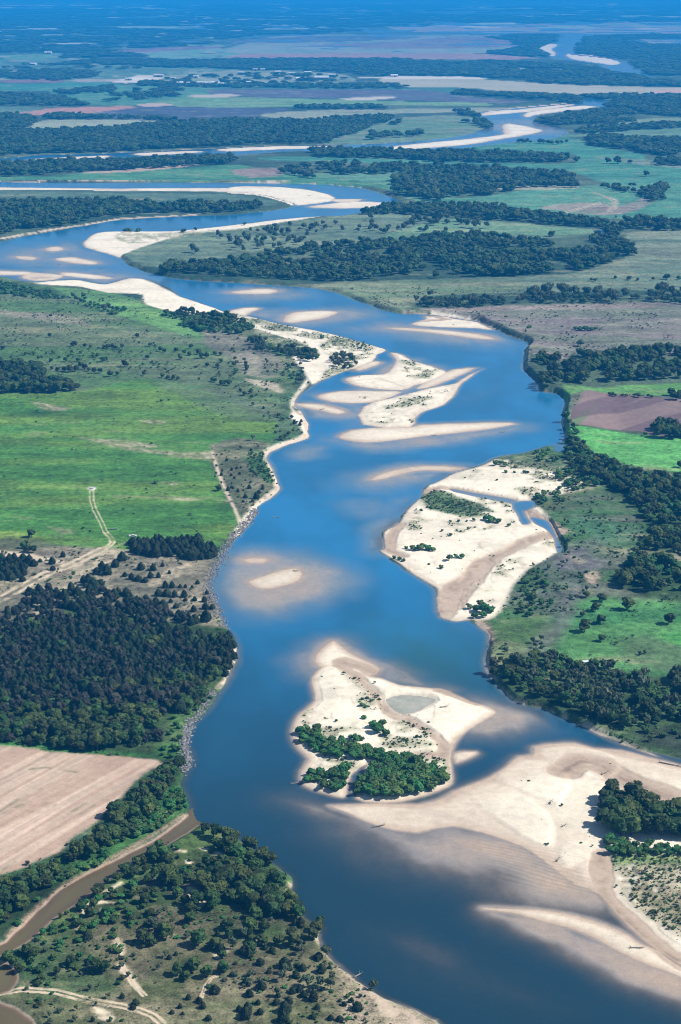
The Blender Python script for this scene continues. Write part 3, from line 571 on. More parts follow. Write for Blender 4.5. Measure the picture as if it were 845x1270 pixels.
# ------------------------------------------------------------------ materials
def newmat(name):
    m = bpy.data.materials.new(name); m.use_nodes = True; nt = m.node_tree; nt.nodes.clear(); return m, nt
class NT:
    def __init__(s, nt): s.nt = nt
    def n(s, t, **k):
        nd = s.nt.nodes.new(t)
        for a, v in k.items():
            if a.startswith('i_'):
                nd.inputs[a[2:].replace('_', ' ')].default_value = v
            else: setattr(nd, a, v)
        return nd
    def l(s, a, b): s.nt.links.new(a, b)
    def math(s, op, a, b=None, clamp=False):
        nd = s.nt.nodes.new('ShaderNodeMath'); nd.operation = op; nd.use_clamp = clamp
        for i, v in enumerate((a, b)):
            if v is None: continue
            if isinstance(v, (int, float)): nd.inputs[i].default_value = v
            else: s.l(v, nd.inputs[i])
        return nd.outputs[0]
    def noise(s, vec, scale, detail=3, rough=.55):
        nd = s.n('ShaderNodeTexNoise'); nd.inputs['Scale'].default_value = scale; nd.inputs['Detail'].default_value = detail; nd.inputs['Roughness'].default_value = rough
        s.l(vec, nd.inputs['Vector']); return nd.outputs['Fac']
    def mix(s, fac, a, b, blend='MIX'):
        nd = s.n('ShaderNodeMix', data_type='RGBA', blend_type=blend)
        for i, v in ((0, fac), (6, a), (7, b)):
            if isinstance(v, (int, float)): nd.inputs[i].default_value = v
            elif isinstance(v, tuple): nd.inputs[i].default_value = v if len(v) == 4 else v + (1,)
            else: s.l(v, nd.inputs[i])
        return nd.outputs[2]
    def ramp(s, fac, a, b):
        nd = s.n('ShaderNodeMapRange'); nd.interpolation_type = 'SMOOTHSTEP'; s.l(fac, nd.inputs['Value'])
        nd.inputs['From Min'].default_value = a; nd.inputs['From Max'].default_value = b; return nd.outputs['Result']

def ground_mat():
    m, nt = newmat('ground'); b = NT(nt)
    out = b.n('ShaderNodeOutputMaterial'); bs = b.n('ShaderNodeBsdfPrincipled')
    bs.inputs['Roughness'].default_value = .95; bs.inputs['Specular IOR Level'].default_value = .15
    at_ = b.n('ShaderNodeAttribute', attribute_name='landcolor'); ve = b.n('ShaderNodeAttribute', attribute_name='veg')
    geo = b.n('ShaderNodeNewGeometry'); P = geo.outputs['Position']
    n1 = b.noise(P, .9, 4, .65); n2 = b.noise(P, .22, 4, .6); n3 = b.noise(P, .05, 3, .6)
    veg = ve.outputs['Fac']
    # mottling: strong on vegetation, slight on sand
    d1 = b.math('MULTIPLY', b.math('SUBTRACT', n1, .5), b.math('ADD', b.math('MULTIPLY', veg, 2.2), .5))
    d2 = b.math('MULTIPLY', b.math('SUBTRACT', n2, .5), b.math('ADD', b.math('MULTIPLY', veg, 1.7), .45))
    d3 = b.math('MULTIPLY', b.math('SUBTRACT', n3, .5), b.math('ADD', b.math('MULTIPLY', veg, 1.0), .15))
    f = b.math('ADD', b.math('ADD', b.math('ADD', d1, d2), d3), 1.0)
    f = b.math('MAXIMUM', f, .25)
    comb = b.n('ShaderNodeCombineXYZ')
    for i in range(3): b.l(f, comb.inputs[i])
    c = b.mix(1.0, at_.outputs['Color'], comb.outputs[0], 'MULTIPLY')
    # dry patches and dark tufts
    tuft = b.math('MULTIPLY', b.ramp(n1, .62, .72), b.math('MULTIPLY', veg, .55))
    c = b.mix(tuft, c, (.02, .04, .015))
    dryp = b.math('MULTIPLY', b.ramp(n2, .63, .75), b.math('MULTIPLY', veg, .35))
    c = b.mix(dryp, c, (.2, .18, .1))
    b.l(c, bs.inputs['Base Color'])
    bmp = b.n('ShaderNodeBump'); bmp.inputs['Distance'].default_value = .5
    b.l(b.math('ADD', b.math('MULTIPLY', veg, .6), .05), bmp.inputs['Strength']); b.l(n1, bmp.inputs['Height'])
    b.l(bmp.outputs[0], bs.inputs['Normal']); b.l(bs.outputs[0], out.inputs['Surface'])
    return m
def water_mat(name, deep, shallow, k):
    m, nt = newmat(name); b = NT(nt)
    out = b.n('ShaderNodeOutputMaterial')
    dp = b.n('ShaderNodeAttribute', attribute_name='depth').outputs['Fac']
    tq = b.n('ShaderNodeAttribute', attribute_name='clear').outputs['Fac']
    geo = b.n('ShaderNodeNewGeometry'); P = geo.outputs['Position']
    mp = b.n('ShaderNodeMapping'); mp.inputs['Scale'].default_value = (1, .5, 1); mp.inputs['Rotation'].default_value = (0, 0, .5); b.l(P, mp.inputs['Vector'])
    big = b.noise(mp.outputs[0], .012, 3, .6)
    # opacity grows with depth (turbid water)
    ex = b.math('POWER', 2.718, b.math('MULTIPLY', dp, -k))
    al = b.math('SUBTRACT', 1.0, ex)
    colr = b.mix(b.ramp(dp, .0, 1.3), shallow, deep)
    sl = b.n('ShaderNodeAttribute', attribute_name='near_dark').outputs['Fac']
    colr = b.mix(b.math('MULTIPLY', tq, .9), colr, (.035, .15, .17))
    colr = b.mix(b.math('MULTIPLY', b.ramp(big, .38, .62), .6), colr, tuple(min(1, x * 1.5) for x in deep))
    colr = b.mix(b.math('MULTIPLY', sl, b.ramp(dp, -.05, .4)), colr, (.011, .034, .050))  # river colour turns darker toward the near end, except in the thinnest shallows
    dif = b.n('ShaderNodeBsdfDiffuse'); b.l(colr, dif.inputs['Color'])
    tr = b.n('ShaderNodeBsdfTransparent'); 
    mx = b.n('ShaderNodeMixShader'); b.l(al, mx.inputs[0]); b.l(tr.outputs[0], mx.inputs[1]); b.l(dif.outputs[0], mx.inputs[2])
    gl = b.n('ShaderNodeBsdfGlossy'); gl.inputs['Roughness'].default_value = .13
    w1 = b.noise(mp.outputs[0], .35, 4, .6); w2 = b.noise(P, .06, 3, .6)
    bm = b.n('ShaderNodeBump'); bm.inputs['Distance'].default_value = .5; bm.inputs['Strength'].default_value = .2
    b.l(b.math('ADD', w1, b.math('MULTIPLY', w2, 1.0)), bm.inputs['Height']); b.l(bm.outputs[0], gl.inputs['Normal'])
    fr = b.n('ShaderNodeFresnel'); fr.inputs['IOR'].default_value = 1.33; 
    mx2 = b.n('ShaderNodeMixShader'); b.l(fr.outputs[0], mx2.inputs[0]); b.l(mx.outputs[0], mx2.inputs[1]); b.l(gl.outputs[0], mx2.inputs[2])
    b.l(mx2.outputs[0], out.inputs['Surface']); return m
def simple(name, c1, c2, scale=1.0, rough=.8, bump=.3, rnd=0.0, sheen=.2):
    m, nt = newmat(name); b = NT(nt)
    out = b.n('ShaderNodeOutputMaterial'); bs = b.n('ShaderNodeBsdfPrincipled'); bs.inputs['Roughness'].default_value = rough; bs.inputs['Specular IOR Level'].default_value = sheen
    tc = b.n('ShaderNodeTexCoord'); n = b.noise(tc.outputs['Object'], scale, 4, .6)
    c = b.mix(b.ramp(n, .35, .65), c1, c2)
    if rnd > 0:
        oi = b.n('ShaderNodeObjectInfo'); r = oi.outputs['Random']
        f = b.math('ADD', b.math('MULTIPLY', r, 2 * rnd), 1 - rnd)
        hs = b.n('ShaderNodeHueSaturation'); b.l(c, hs.inputs['Color']); b.l(f, hs.inputs['Value'])
        r2 = b.math('FRACT', b.math('MULTIPLY', r, 17.31)); b.l(b.math('ADD', b.math('MULTIPLY', r2, .085), .445), hs.inputs['Hue'])
        c = hs.outputs[0]
    b.l(c, bs.inputs['Base Color'])
    if bump:
        bm = b.n('ShaderNodeBump'); bm.inputs['Strength'].default_value = bump; b.l(n, bm.inputs['Height']); b.l(bm.outputs[0], bs.inputs['Normal'])
    b.l(bs.outputs[0], out.inputs['Surface']); return m
M_G = ground_mat()
M_W = water_mat('river_water', (.015, .132, .275), (.19, .29, .36), 2.3)
M_C = water_mat('creek_water', (.10, .085, .036), (.13, .10, .05), 4.0)
M_OAK = simple('oak_leaves', (.019, .044, .010), (.046, .082, .016), 2.5, .7, .4, .45)
M_OAKF = simple('cottonwood_leaves', (.020, .05, .016), (.042, .08, .022), 2.0, .75, .4, .4)
M_JUN = simple('juniper_needles', (.009, .019, .009), (.019, .033, .013), 3.0, .85, .4, .35)
M_DUL = simple('dull_leaves', (.024, .029, .021), (.043, .043, .032), 3.0, .9, .4, .3)
M_GRY = simple('grey_green_leaves', (.05, .075, .04), (.09, .115, .06), 3.0, .8, .4, .3)
M_SHR = simple('willow_leaves', (.026, .09, .02), (.05, .13, .03), 3.0, .75, .4, .35)
M_BRK = simple('bark', (.09, .075, .06), (.16, .14, .12), 6.0, .9, .5, .15)
M_DEAD = simple('weathered_wood', (.16, .14, .12), (.3, .27, .24), 5.0, .9, .4)
M_ROCK = simple('grey_limestone', (.10, .10, .105), (.24, .23, .23), 2.0, .9, .6, .35)
M_WHITE = simple('white_paint', (.72, .72, .7), (.8, .8, .79), 2.0, .45, 0)
M_ROOF = simple('metal_roofing', (.6, .61, .6), (.74, .75, .74), 1.0, .5, 0, .25)
M_WALL = simple('house_siding', (.38, .35, .3), (.5, .47, .42), 1.0, .8, 0, .3)
M_BLK = simple('black_rubber', (.02, .02, .02), (.03, .03, .03), 5, .8, 0)
M_GLS = simple('tinted_glass', (.02, .03, .035), (.03, .04, .045), 5, .1, 0, 0, .5)
M_STL = simple('galvanised_steel', (.4, .4, .4), (.5, .5, .5), 3, .4, 0)
M_HIDE = simple('pale_hide', (.5, .47, .42), (.62, .58, .52), 3, .9, 0)

# ------------------------------------------------------------------ cut the sheet into named pieces of land
idx = np.arange(R * C).reshape(R, C)
q = np.stack([idx[:-1, :-1], idx[1:, :-1], idx[1:, 1:], idx[:-1, 1:]], -1).reshape(-1, 4)
VX = np.stack([X, Y, Z], -1).reshape(-1, 3).astype(np.float32)
isbar = (barid > 0) & (Z > -.05)
BMAP = {}
for i, bb in enumerate(BARS): BMAP[i + 1] = i
KEY = np.where(Z < 0, 1, 0)
KEY = np.where((ZONE > 0) & (Z > 0), ZONE, KEY)
KEY = np.where((beach > .5) & (Z >= 0), 9, KEY)
KEY = np.where(isbar & (Z >= 0), 100 + barid, KEY)
fk = KEY[1:, 1:].reshape(-1)
lum = A.sum(-1)
VEGA = np.clip(1 - sst(.75, 1.2, lum), 0, 1) * np.where(Z < 0, 0.0, 1.0) * VEGM
VEGA = np.where(ZONE == 4, .05, VEGA); VEGA = np.where(ZONE == 7, .15, VEGA)
AF = np.concatenate([A, np.ones((R, C, 1))], -1).reshape(-1, 4).astype(np.float32)
VEGF = VEGA.reshape(-1).astype(np.float32)
def tag(o, label=None, cat=None, group=None, kind=None):
    if label: o['label'] = label
    if cat: o['category'] = cat
    if group: o['group'] = group
    if kind: o['kind'] = kind
    return o
def mesh_from(name, verts, faces, mat, attrs=()):
    me = bpy.data.meshes.new(name); n = len(verts); nf = len(faces)
    me.vertices.add(n); me.vertices.foreach_set('co', verts.reshape(-1).astype(np.float32))
    me.loops.add(nf * 4); me.loops.foreach_set('vertex_index', faces.reshape(-1).astype(np.int32))
    me.polygons.add(nf); me.polygons.foreach_set('loop_start', np.arange(0, nf * 4, 4, dtype=np.int32))
    me.update(calc_edges=True)
    me.polygons.foreach_set('use_smooth', np.ones(nf, bool))
    for an, ty, data in attrs:
        at_ = me.attributes.new(an, ty, 'POINT')
        at_.data.foreach_set('color' if ty == 'FLOAT_COLOR' else 'value', data.reshape(-1))
    me.materials.append(mat)
    o = bpy.data.objects.new(name, me); COL.objects.link(o); return o
def land_piece(name, keys, label, cat):
    m = np.isin(fk, keys); f = q[m]
    if len(f) == 0: return None
    u, inv = np.unique(f, return_inverse=True)
    o = mesh_from(name, VX[u], inv.reshape(-1, 4), M_G, (('landcolor', 'FLOAT_COLOR', AF[u]), ('veg', 'FLOAT', VEGF[u])))
    return tag(o, label, cat, None, 'structure')
used = set()
def piece(name, keys, label, cat): used.update(keys); return land_piece(name, keys, label, cat)
piece('riverbed', [1], 'sandy river bed seen through the shallow water', 'river bed')
piece('meadow', [3], 'bright green open meadow on the left bank of the river', 'meadow')
piece('ploughed_field', [4], 'pinkish tan ploughed field with straight furrows at the left edge', 'field')
piece('grass_strip', [5], 'bright grass strip above the brown striped field', 'field')
piece('green_field', [6], 'vivid green field below the brown striped field', 'field')
piece('striped_field', [7], 'purple brown field with darker strips on the right bank', 'field')
piece('dirt_track', [8], 'pale sandy two-rut dirt track across the left bank', 'dirt track')
piece('sandy_bank', [9], 'low pale sandy shore along the river banks', 'river bank')
BARLAB = {'B3':'tiny sand tail off the right arm of the vegetated island','E0':'small soft sand hump between left bank and the middle cluster','E2b':'flat tan bar touching the left side of the white wedge','E2c':'pale strip between the two largest bars of the middle cluster','E4':'low bar against the left bank below the middle cluster',
 'G2':'thin submerged-edged bar just below the bar at the right bend','F1':'oval bar standing alone mid-river above the middle cluster','F2':'soft bar touching the left bank beside the oval bar','F3':'narrow bar below the long wood, topmost of the three mid-river bars','H':'thin curved shoal left of the right bank sand flats',
 'M1':'smallest sand islet of the upper left reach','M2':'barely emerged islet at the left edge of the upper reach','M3':'brightest long islet of the upper left reach','M4':'flat bar just above the left bank sand sheet','M5':'damp brown flat above the left bank sand sheet','M6':'pale strip at the left edge above the left bank sand',
 'O1':'large white bar inside the tip of the upper river loop','O2':'pointed white bar below the loop bar, reaching the bend','O3':'thin bar joined to the right end of the loop bar','O4':'long thin white strip along the far left loop','S1':'long white bar under the distant river bend','S2':'pale strip on the top shore of the distant bend','S3':'white bar on the right shore of the distant bend',
 'S4':'thin far sand strip at the left edge','S5':'thin white strip on the far reach left of the distant bend','S6':'tiny far sand strip between the two far strips','S7':'left pale bar on the farthest visible river loop','S8':'right pale bar on the farthest visible river loop','C':'huge smooth pale sandbar at the lower right','C2':'dry sandy point bar with weeds at the right edge','D':'long thin sand spit in the lower right water','B':'vegetated island of white sand in the middle of the lower river','B1':'pink sand tip above the vegetated island','E1':'curved sandbar topping the middle cluster of bars','E2':'largest bar of the middle cluster, wedge of white sand with weeds','E3':'long flat bar closing the middle cluster','J2':'low pale shoal alone beside the left bank','J1':'tiny pale shoal above the lone left shoal','G1':'white sandbar under the cut bank at the right bend'}
for k in range(1, len(BARS) + 1):
    nm = BARS[k-1][0]
    x_, y_ = np.mean([p[0] for p in BARS[k-1][1]]), np.mean([p[1] for p in BARS[k-1][1]])
    piece('sandbar', [100 + k], BARLAB.get(nm, 'pale sandbar in the river'), 'sandbar')
piece('ground', [0], 'flat river plain of scrub, pasture and farmland', 'ground')
# water sheets
wlev = np.zeros((R, C), np.float32) - .0
zf = Z.reshape(-1)
turq = np.zeros((R, C))
a, b, d = sdf(W([(440,795),(480,775),(560,778),(600,800),(600,850),(560,852),(500,845),(460,820)]), 60.0); turq[a:b] = np.maximum(turq[a:b], sst(-45, 35, d) * .75)
a, b, d = sdf(W([(478,865),(500,862),(530,866),(520,880),(500,886),(485,880)]), 20.0); turq[a:b] = np.maximum(turq[a:b], sst(-3, 4, d))
PZ = VX.copy(); PZ[:, 2] = 0
dep = np.clip(-zf, 0, 5).astype(np.float32)
fmin = zf[q].min(1)
crk = (creek.reshape(-1)[q].max(1) > -3)
def water_piece(name, m, mat, label, cat):
    f = q[m]; u, inv = np.unique(f, return_inverse=True)
    o = mesh_from(name, PZ[u], inv.reshape(-1, 4), mat, (('depth', 'FLOAT', dep[u]), ('clear', 'FLOAT', turq.reshape(-1)[u].astype(np.float32)), ('near_dark', 'FLOAT', ((0.0 if mat is M_C else .95) * sst(1250, 700, VX[u, 1] + 60 * N60.reshape(-1)[u])).astype(np.float32))))
    return tag(o, label, cat, None, 'structure')
# creek water ends where it meets the river
riv = sr.reshape(-1)[q].max(1) > 2
water_piece('river_water', (fmin < .0) & ~(crk & ~riv), M_W, 'wide blue river winding between sandbars', 'river')
water_piece('creek_water', (fmin < .0) & crk & ~riv, M_C, 'narrow muddy brown creek joining the river at the lower left', 'creek')
print('land meshes done')

# ------------------------------------------------------------------ height lookup
def gidx(x, y):
    t = depth_of(y); v = rowv(y); u = x / t * F + 422.5
    r = np.clip(np.interp(v, GV, np.arange(R)), 0, R - 1); c = np.clip(np.interp(u, GU, np.arange(C)), 0, C - 1)
    return r, c, u, v
def sample(F_, x, y):
    r, c, _, _ = gidx(x, y); return F_[np.round(r).astype(int), np.round(c).astype(int)]
def inpoly(p, x, y):
    n = len(p); r = np.zeros(len(x), bool)
    for i in range(n):
        ax, ay = p[i]; bx, by = p[(i + 1) % n]
        if ay == by: continue
        m = (y > ay) != (y > by)
        r ^= m & (x < ax + (y - ay) * (bx - ax) / (by - ay))
    return r

# ------------------------------------------------------------------ plant meshes
def raw_mesh(name, V, Fc, mats, mi=None):
    me = bpy.data.meshes.new(name); me.from_pydata([tuple(v) for v in V], [], Fc); me.update()
    for m in mats: me.materials.append(m)
    if mi is not None: me.polygons.foreach_set('material_index', np.array(mi, np.int32))
    return me
T_ = (1 + 5 ** .5) / 2
ICO_V = [Vector(v).normalized() for v in ((-1,T_,0),(1,T_,0),(-1,-T_,0),(1,-T_,0),(0,-1,T_),(0,1,T_),(0,-1,-T_),(0,1,-T_),(T_,0,-1),(T_,0,1),(-T_,0,-1),(-T_,0,1))]
ICO_F = [(0,11,5),(0,5,1),(0,1,7),(0,7,10),(0,10,11),(1,5,9),(5,11,4),(11,10,2),(10,7,6),(7,1,8),(3,9,4),(3,4,2),(3,2,6),(3,6,8),(3,8,9),(4,9,5),(2,4,11),(6,2,10),(8,6,7),(9,8,1)]
def ico(n):
    V, Fc = list(ICO_V), list(ICO_F)
    for _ in range(n):
        nf = []; mp = {}
        def mid(a, b):
            k = (min(a, b), max(a, b))
            if k not in mp: V.append(((V[a] + V[b]) / 2).normalized()); mp[k] = len(V) - 1
            return mp[k]
        for a, b, c in Fc:
            x, y, z = mid(a, b), mid(b, c), mid(c, a); nf += [(a, x, z), (b, y, x), (c, z, y), (x, y, z)]
        Fc = nf
    return V, Fc
IC1 = ico(1); IC0 = ico(0)
def blob(V, Fc, c, r, rx, rz, rnd, base, rough=.28):
    o = len(V); off = Vector((rnd.uniform(-50, 50), rnd.uniform(-50, 50), rnd.uniform(-50, 50)))
    for p in base[0]:
        s = 1 + rough * 1.6 * mnoise.noise(p * 1.9 + off) + rough * .5 * rnd.uniform(-1, 1)
        V.append(Vector((c[0] + p.x * r * rx * s, c[1] + p.y * r * rx * s, c[2] + p.z * r * rz * s)))
    for f in base[1]: Fc.append(tuple(i + o for i in f))
def leaf(V, Fc, p, n, s, rnd):
    n = n.normalized(); t = n.cross(Vector((rnd.uniform(-1, 1), rnd.uniform(-1, 1), rnd.uniform(-1, 1)))).normalized(); b_ = n.cross(t)
    o = len(V); s2 = s * rnd.uniform(.6, 1.2)
    V += [p - t * s, p - b_ * s2 + n * s * .3, p + t * s, p + b_ * s2 * .8 - n * s * .2]; Fc.append((o, o + 1, o + 2, o + 3))
def crown_broad(name, seed, mat, lobes=8, leaves=260, flat=.8, ls=.11, airy=0):
    """unit crown: radius about 1, sits from z=.25 to about 1.9"""
    rnd = random.Random(seed); V = []; Fc = []; L = []
    for k in range(lobes):
        if k == 0: c = Vector((0, 0, 1.05)); r = .62
        else:
            a = k / (lobes - 1) * 6.283 + rnd.uniform(-.5, .5); d = rnd.uniform(.3, .66)
            c = Vector((math.cos(a) * d, math.sin(a) * d, rnd.uniform(.55, 1.35))); r = rnd.uniform(.22, .44)
        L.append((c, r)); blob(V, Fc, c, r * (1 - .35 * airy), 1, flat, rnd, IC1, .34)
    for _ in range(leaves):
        c, r = rnd.choice(L); n = Vector((rnd.gauss(0, 1), rnd.gauss(0, 1), rnd.gauss(.3, 1))).normalized()
        p = c + Vector((n.x, n.y, n.z * flat)) * r * rnd.uniform(.85, 1.28)
        leaf(V, Fc, p, (n + Vector((rnd.gauss(0, .5), rnd.gauss(0, .5), rnd.gauss(0, .5)))), ls * rnd.uniform(.6, 1.3), rnd)
    return raw_mesh(name, V, Fc, [mat])
def crown_jun(name, seed, mat, leaves=260, fat=1.0):
    rnd = random.Random(seed); V = []; Fc = []
    nl = 6; ph = rnd.uniform(0, 6)
    rings = []
    prof = [(.05, .78), (.3, 1.0), (.65, .98), (1.0, .82), (1.35, .58), (1.68, .3)]
    for zz, rr in prof:
        ring = []
        for k in range(9):
            a = k / 9 * 6.283 + rnd.uniform(-.2, .2); r = rr * fat * rnd.uniform(.72, 1.15)
            V.append(Vector((math.cos(a) * r, math.sin(a) * r, zz + rnd.uniform(-.08, .08)))); ring.append(len(V) - 1)
        rings.append(ring)
    V.append(Vector((rnd.uniform(-.08, .08), 0, 1.88))); top = len(V) - 1
    for a_, b_ in zip(rings, rings[1:]):
        for k in range(9): Fc.append((a_[k], a_[(k + 1) % 9], b_[(k + 1) % 9], b_[k]))
    for k in range(9): Fc.append((rings[-1][k], rings[-1][(k + 1) % 9], top))
    Fc.append(tuple(rings[0][::-1]))
    for _ in range(leaves):
        zz = rnd.uniform(.1, 1.8) ; zz = .1 + (zz - .1) * rnd.uniform(.5, 1)
        rr = np.interp(zz, [p[0] for p in prof], [p[1] for p in prof]) * fat; a = rnd.uniform(0, 6.283)
        n = Vector((math.cos(a), math.sin(a), rnd.uniform(.2, 1.1)))
        leaf(V, Fc, Vector((math.cos(a) * rr * rnd.uniform(.85, 1.2), math.sin(a) * rr * rnd.uniform(.85, 1.2), zz)), n + Vector((rnd.gauss(0, .4), rnd.gauss(0, .4), 0)), rnd.uniform(.08, .16), rnd)
    return raw_mesh(name, V, Fc, [mat])
def tube(V, Fc, p0, p1, r0, r1, n=6):
    d = (p1 - p0).normalized(); t = d.cross(Vector((.3, .9, .1))).normalized(); b_ = d.cross(t); o = len(V)
    for p, r in ((p0, r0), (p1, r1)):
        for k in range(n):
            a = k / n * 6.283; V.append(p + t * math.cos(a) * r + b_ * math.sin(a) * r)
    for k in range(n): Fc.append((o + k, o + (k + 1) % n, o + n + (k + 1) % n, o + n + k))
    Fc.append(tuple(o + k for k in range(n))[::-1]); Fc.append(tuple(o + n + k for k in range(n)))
def trunk_mesh(name, seed, h=1.1, limbs=5, r=.07, bare=False, mat=None):
    rnd = random.Random(seed); V = []; Fc = []
    p = Vector((0, 0, -.15)); rr = r; prev = p
    segs = 3
    for k in range(segs):
        nx = Vector((rnd.uniform(-.06, .06), rnd.uniform(-.06, .06), h * (k + 1) / segs)); tube(V, Fc, prev, nx, rr, rr * .8); prev = nx; rr *= .8
        if k > 0 or bare:
            for j in range(limbs):
                a = rnd.uniform(0, 6.283); e = nx + Vector((math.cos(a) * rnd.uniform(.3, .55), math.sin(a) * rnd.uniform(.3, .55), rnd.uniform(.3, .6)))
                tube(V, Fc, nx, e, rr * .5, rr * .2, 4)
                if bare:
                    for _ in range(4):
                        e2 = e + Vector((rnd.uniform(-.3, .3), rnd.uniform(-.3, .3), rnd.uniform(.1, .4))); tube(V, Fc, e, e2, rr * .22, rr * .08, 3)
    return raw_mesh(name, V, Fc, [mat or M_BRK])
CR = {
 'oak': [crown_broad('oak_crown', s, M_OAK, 12, 520, .8, .085) for s in (1, 2, 3, 4)],
 'cottonwood': [crown_broad('cottonwood_crown', s, M_OAKF, 7, 240) for s in (11, 12, 13)],
 'juniper': [crown_jun('juniper_crown', s, M_JUN, 170, f) for s, f in ((21, .9), (22, 1.0), (23, .8))],
 'dull': [crown_broad('dull_crown', s, M_DUL, 7, 300, .9, .09) for s in (51, 52)],
 'grey': [crown_broad('pale_crown', s, M_GRY, 6, 300, .9, .09, .6) for s in (31, 32)],
 'shrub': [crown_broad('shrub_crown', s, M_SHR, 6, 200, .75, .13) for s in (41, 42, 43)],
}
TK = {'oak': trunk_mesh('oak_trunk', 1), 'cottonwood': trunk_mesh('cottonwood_trunk', 2, 1.2), 'juniper': trunk_mesh('juniper_trunk', 3, .8, 2, .05), 'dull': trunk_mesh('dull_trunk', 7, 1.2, 6, .06), 'grey': trunk_mesh('pale_trunk', 4, 1.2, 6, .06), 'shrub': trunk_mesh('shrub_stems', 5, .6, 5, .03), 'bare': trunk_mesh('bare_trunk', 6, 1.3, 7, .06, True, M_DEAD)}
# vertical build: crown scale in z and lift from the ground, relative to radius
SHAPE = {'dull': (1.05, .05), 'oak': (1.05, 0.05), 'cottonwood': (.82, .05), 'juniper': (1.0, 0.0), 'grey': (1.25, .15), 'shrub': (.8, -.22), 'bare': (1, 0)}
NAME = {'dull': 'thinning_tree', 'oak': 'broadleaf_tree', 'cottonwood': 'cottonwood_tree', 'juniper': 'juniper_tree', 'grey': 'pale_tree', 'shrub': 'willow_shrub', 'bare': 'bare_tree'}
CAT = {'dull': 'tree', 'oak': 'tree', 'cottonwood': 'tree', 'juniper': 'tree', 'grey': 'tree', 'shrub': 'shrub', 'bare': 'tree'}

# ------------------------------------------------------------------ placements: (x, y, r, kind, woodkey, label, group)
PL = []
def put(u, v, rpx, kind, label, group, key='lone'):
    x, y = at(u, v); r = rpx / ppm(y); PL.append((x, y, r, kind, key, label, group))
def tile(ox, oy, lst, kind, label, group, key='lone'):
    for t in lst: put(ox + t[0] / 2.996, oy + t[1] / 2.996, t[2] / 2.996, t[3] if len(t) > 3 else kind, label, group, key)
def wood(poly, kinds, sp, r0, r1, key, dens=1.0, clump=0.0, label=None, group=None, edge=2, minz=.15):
    pw = W(poly); rng = np.random.RandomState(abs(hash(key)) % 1000 if False else (sum(map(ord, key)) * 7 + int(poly[0][0])) % 99991)
    x0, y0 = pw.min(0); x1, y1 = pw.max(0)
    nx, ny = int((x1 - x0) / sp) + 1, int((y1 - y0) / sp) + 1
    gx, gy = np.meshgrid(np.arange(nx), np.arange(ny))
    x = x0 + (gx.ravel() + (gy.ravel() % 2) * .5 + rng.uniform(-.45, .45, nx * ny)) * sp; y = y0 + (gy.ravel() + rng.uniform(-.45, .45, nx * ny)) * sp
    wx = x + (fbm(x, y, sp * 6, 91, 2) - .5) * sp * 3; wy = y + (fbm(x, y, sp * 6, 97, 2) - .5) * sp * 3
    m = inpoly(pw, wx, wy)
    t = depth_of(y); u = x / t * F + 422.5; m &= (u > -70) & (u < 915)
    if clump > 0: m &= fbm(x, y, sp * 5, 51, 2) > clump
    m &= rng.uniform(0, 1, len(x)) < dens
    x, y = x[m], y[m]
    if len(x) == 0: return
    z = sample(Z, x, y); zn = sample(ZONE, x, y); ok = (z > minz) & (zn != 8) & (zn != 4)
    if minz < -5: ok &= sample(LUM, x, y) < (.8 if key == 'horizon woods' else .62)
    x, y = x[ok], y[ok]
    r = rng.uniform(r0, r1, len(x)) * (.75 + .5 * fbm(x, y, sp * 4, 61, 1)); kk = np.clip(((fbm(x, y, max(sp * 5, 25), 73, 2) - .5) * 1.7 + rng.uniform(-.38, .38, len(x)) + .5) * len(kinds), 0, len(kinds) - .01).astype(int)
    for i in range(len(x)): PL.append((x[i], y[i], r[i], kinds[kk[i]], key, label, group))

G_ = 'isolated trees on the right meadow'
for t, lb in (((645,772,27),'round dark tree with a long shadow, alone below the right forest edge'),((798,825,24),'round tree nearest the right edge on the green meadow'),((485,855,26),'largest tree, lowest of the loose row slanting down the right meadow'),((545,825,22),'middle tree right of the largest in the slanting row'),((525,780,20),'tree just above the largest pair in the slanting row'),((550,742,20),'topmost tree of the slanting row on the right meadow'),((476,800,12),'small tree tucked above the largest tree of the slanting row'),((550,890,17),'lone small round tree beneath the slanting row on the meadow'),((560,993,22),'left half of the wide tree pair above the riverside wood'),((582,996,22),'right half of the wide tree pair above the riverside wood'),((691,942,8),'left one of two tiny saplings on the greyish meadow patch'),((709,937,8),'right one of two tiny saplings on the greyish meadow patch'),((490,727,17),'leafy tree on the bare grey slope left of the forest corner'),((290,737,18),'round green bush beside the dry channel on the right bank'),((840,245,14),'tree at the right edge of the vivid green field'),((710,127,10),'small tree left of the dark clump by the striped field')):
    put(563 + t[0] / 2.996, 500 + t[1] / 2.996, t[2] / 2.996, 'oak', lb, G_)
tile(563, 500, [(708,1030,20,'grey'),(645,1080,22,'grey'),(600,1150,26,'grey')], 'grey', 'tall thin pale-leaved tree rising above the riverside wood on the right bank', 'pale trees in the riverside wood')
for t, lb in (((118,503,18,'oak'),'leafy tree standing left of the bare trees at the meadow edge'),((198,513,16,'bare'),'tall bare tree, leftmost of the leafless row at the meadow edge'),((218,514,13,'bare'),'bare tree in the middle of the leafless trio at the meadow edge'),((237,514,14,'bare'),'bare tree, rightmost of the leafless trio at the meadow edge'),((277,517,13,'bare'),'slim bare tree alone between the leafless trio and the track'),((330,522,14,'bare'),'faint bare tree closest to the dirt track'),((813,330,14,'oak'),'small round tree on the pale fence line of the big meadow'),((580,305,12,'shrub'),'dark little bush beside a bare patch in the big meadow')):
    put(t[0] / 2.996, 500 + t[1] / 2.996, t[2] / 2.996, t[3], lb, 'trees round the big meadow')
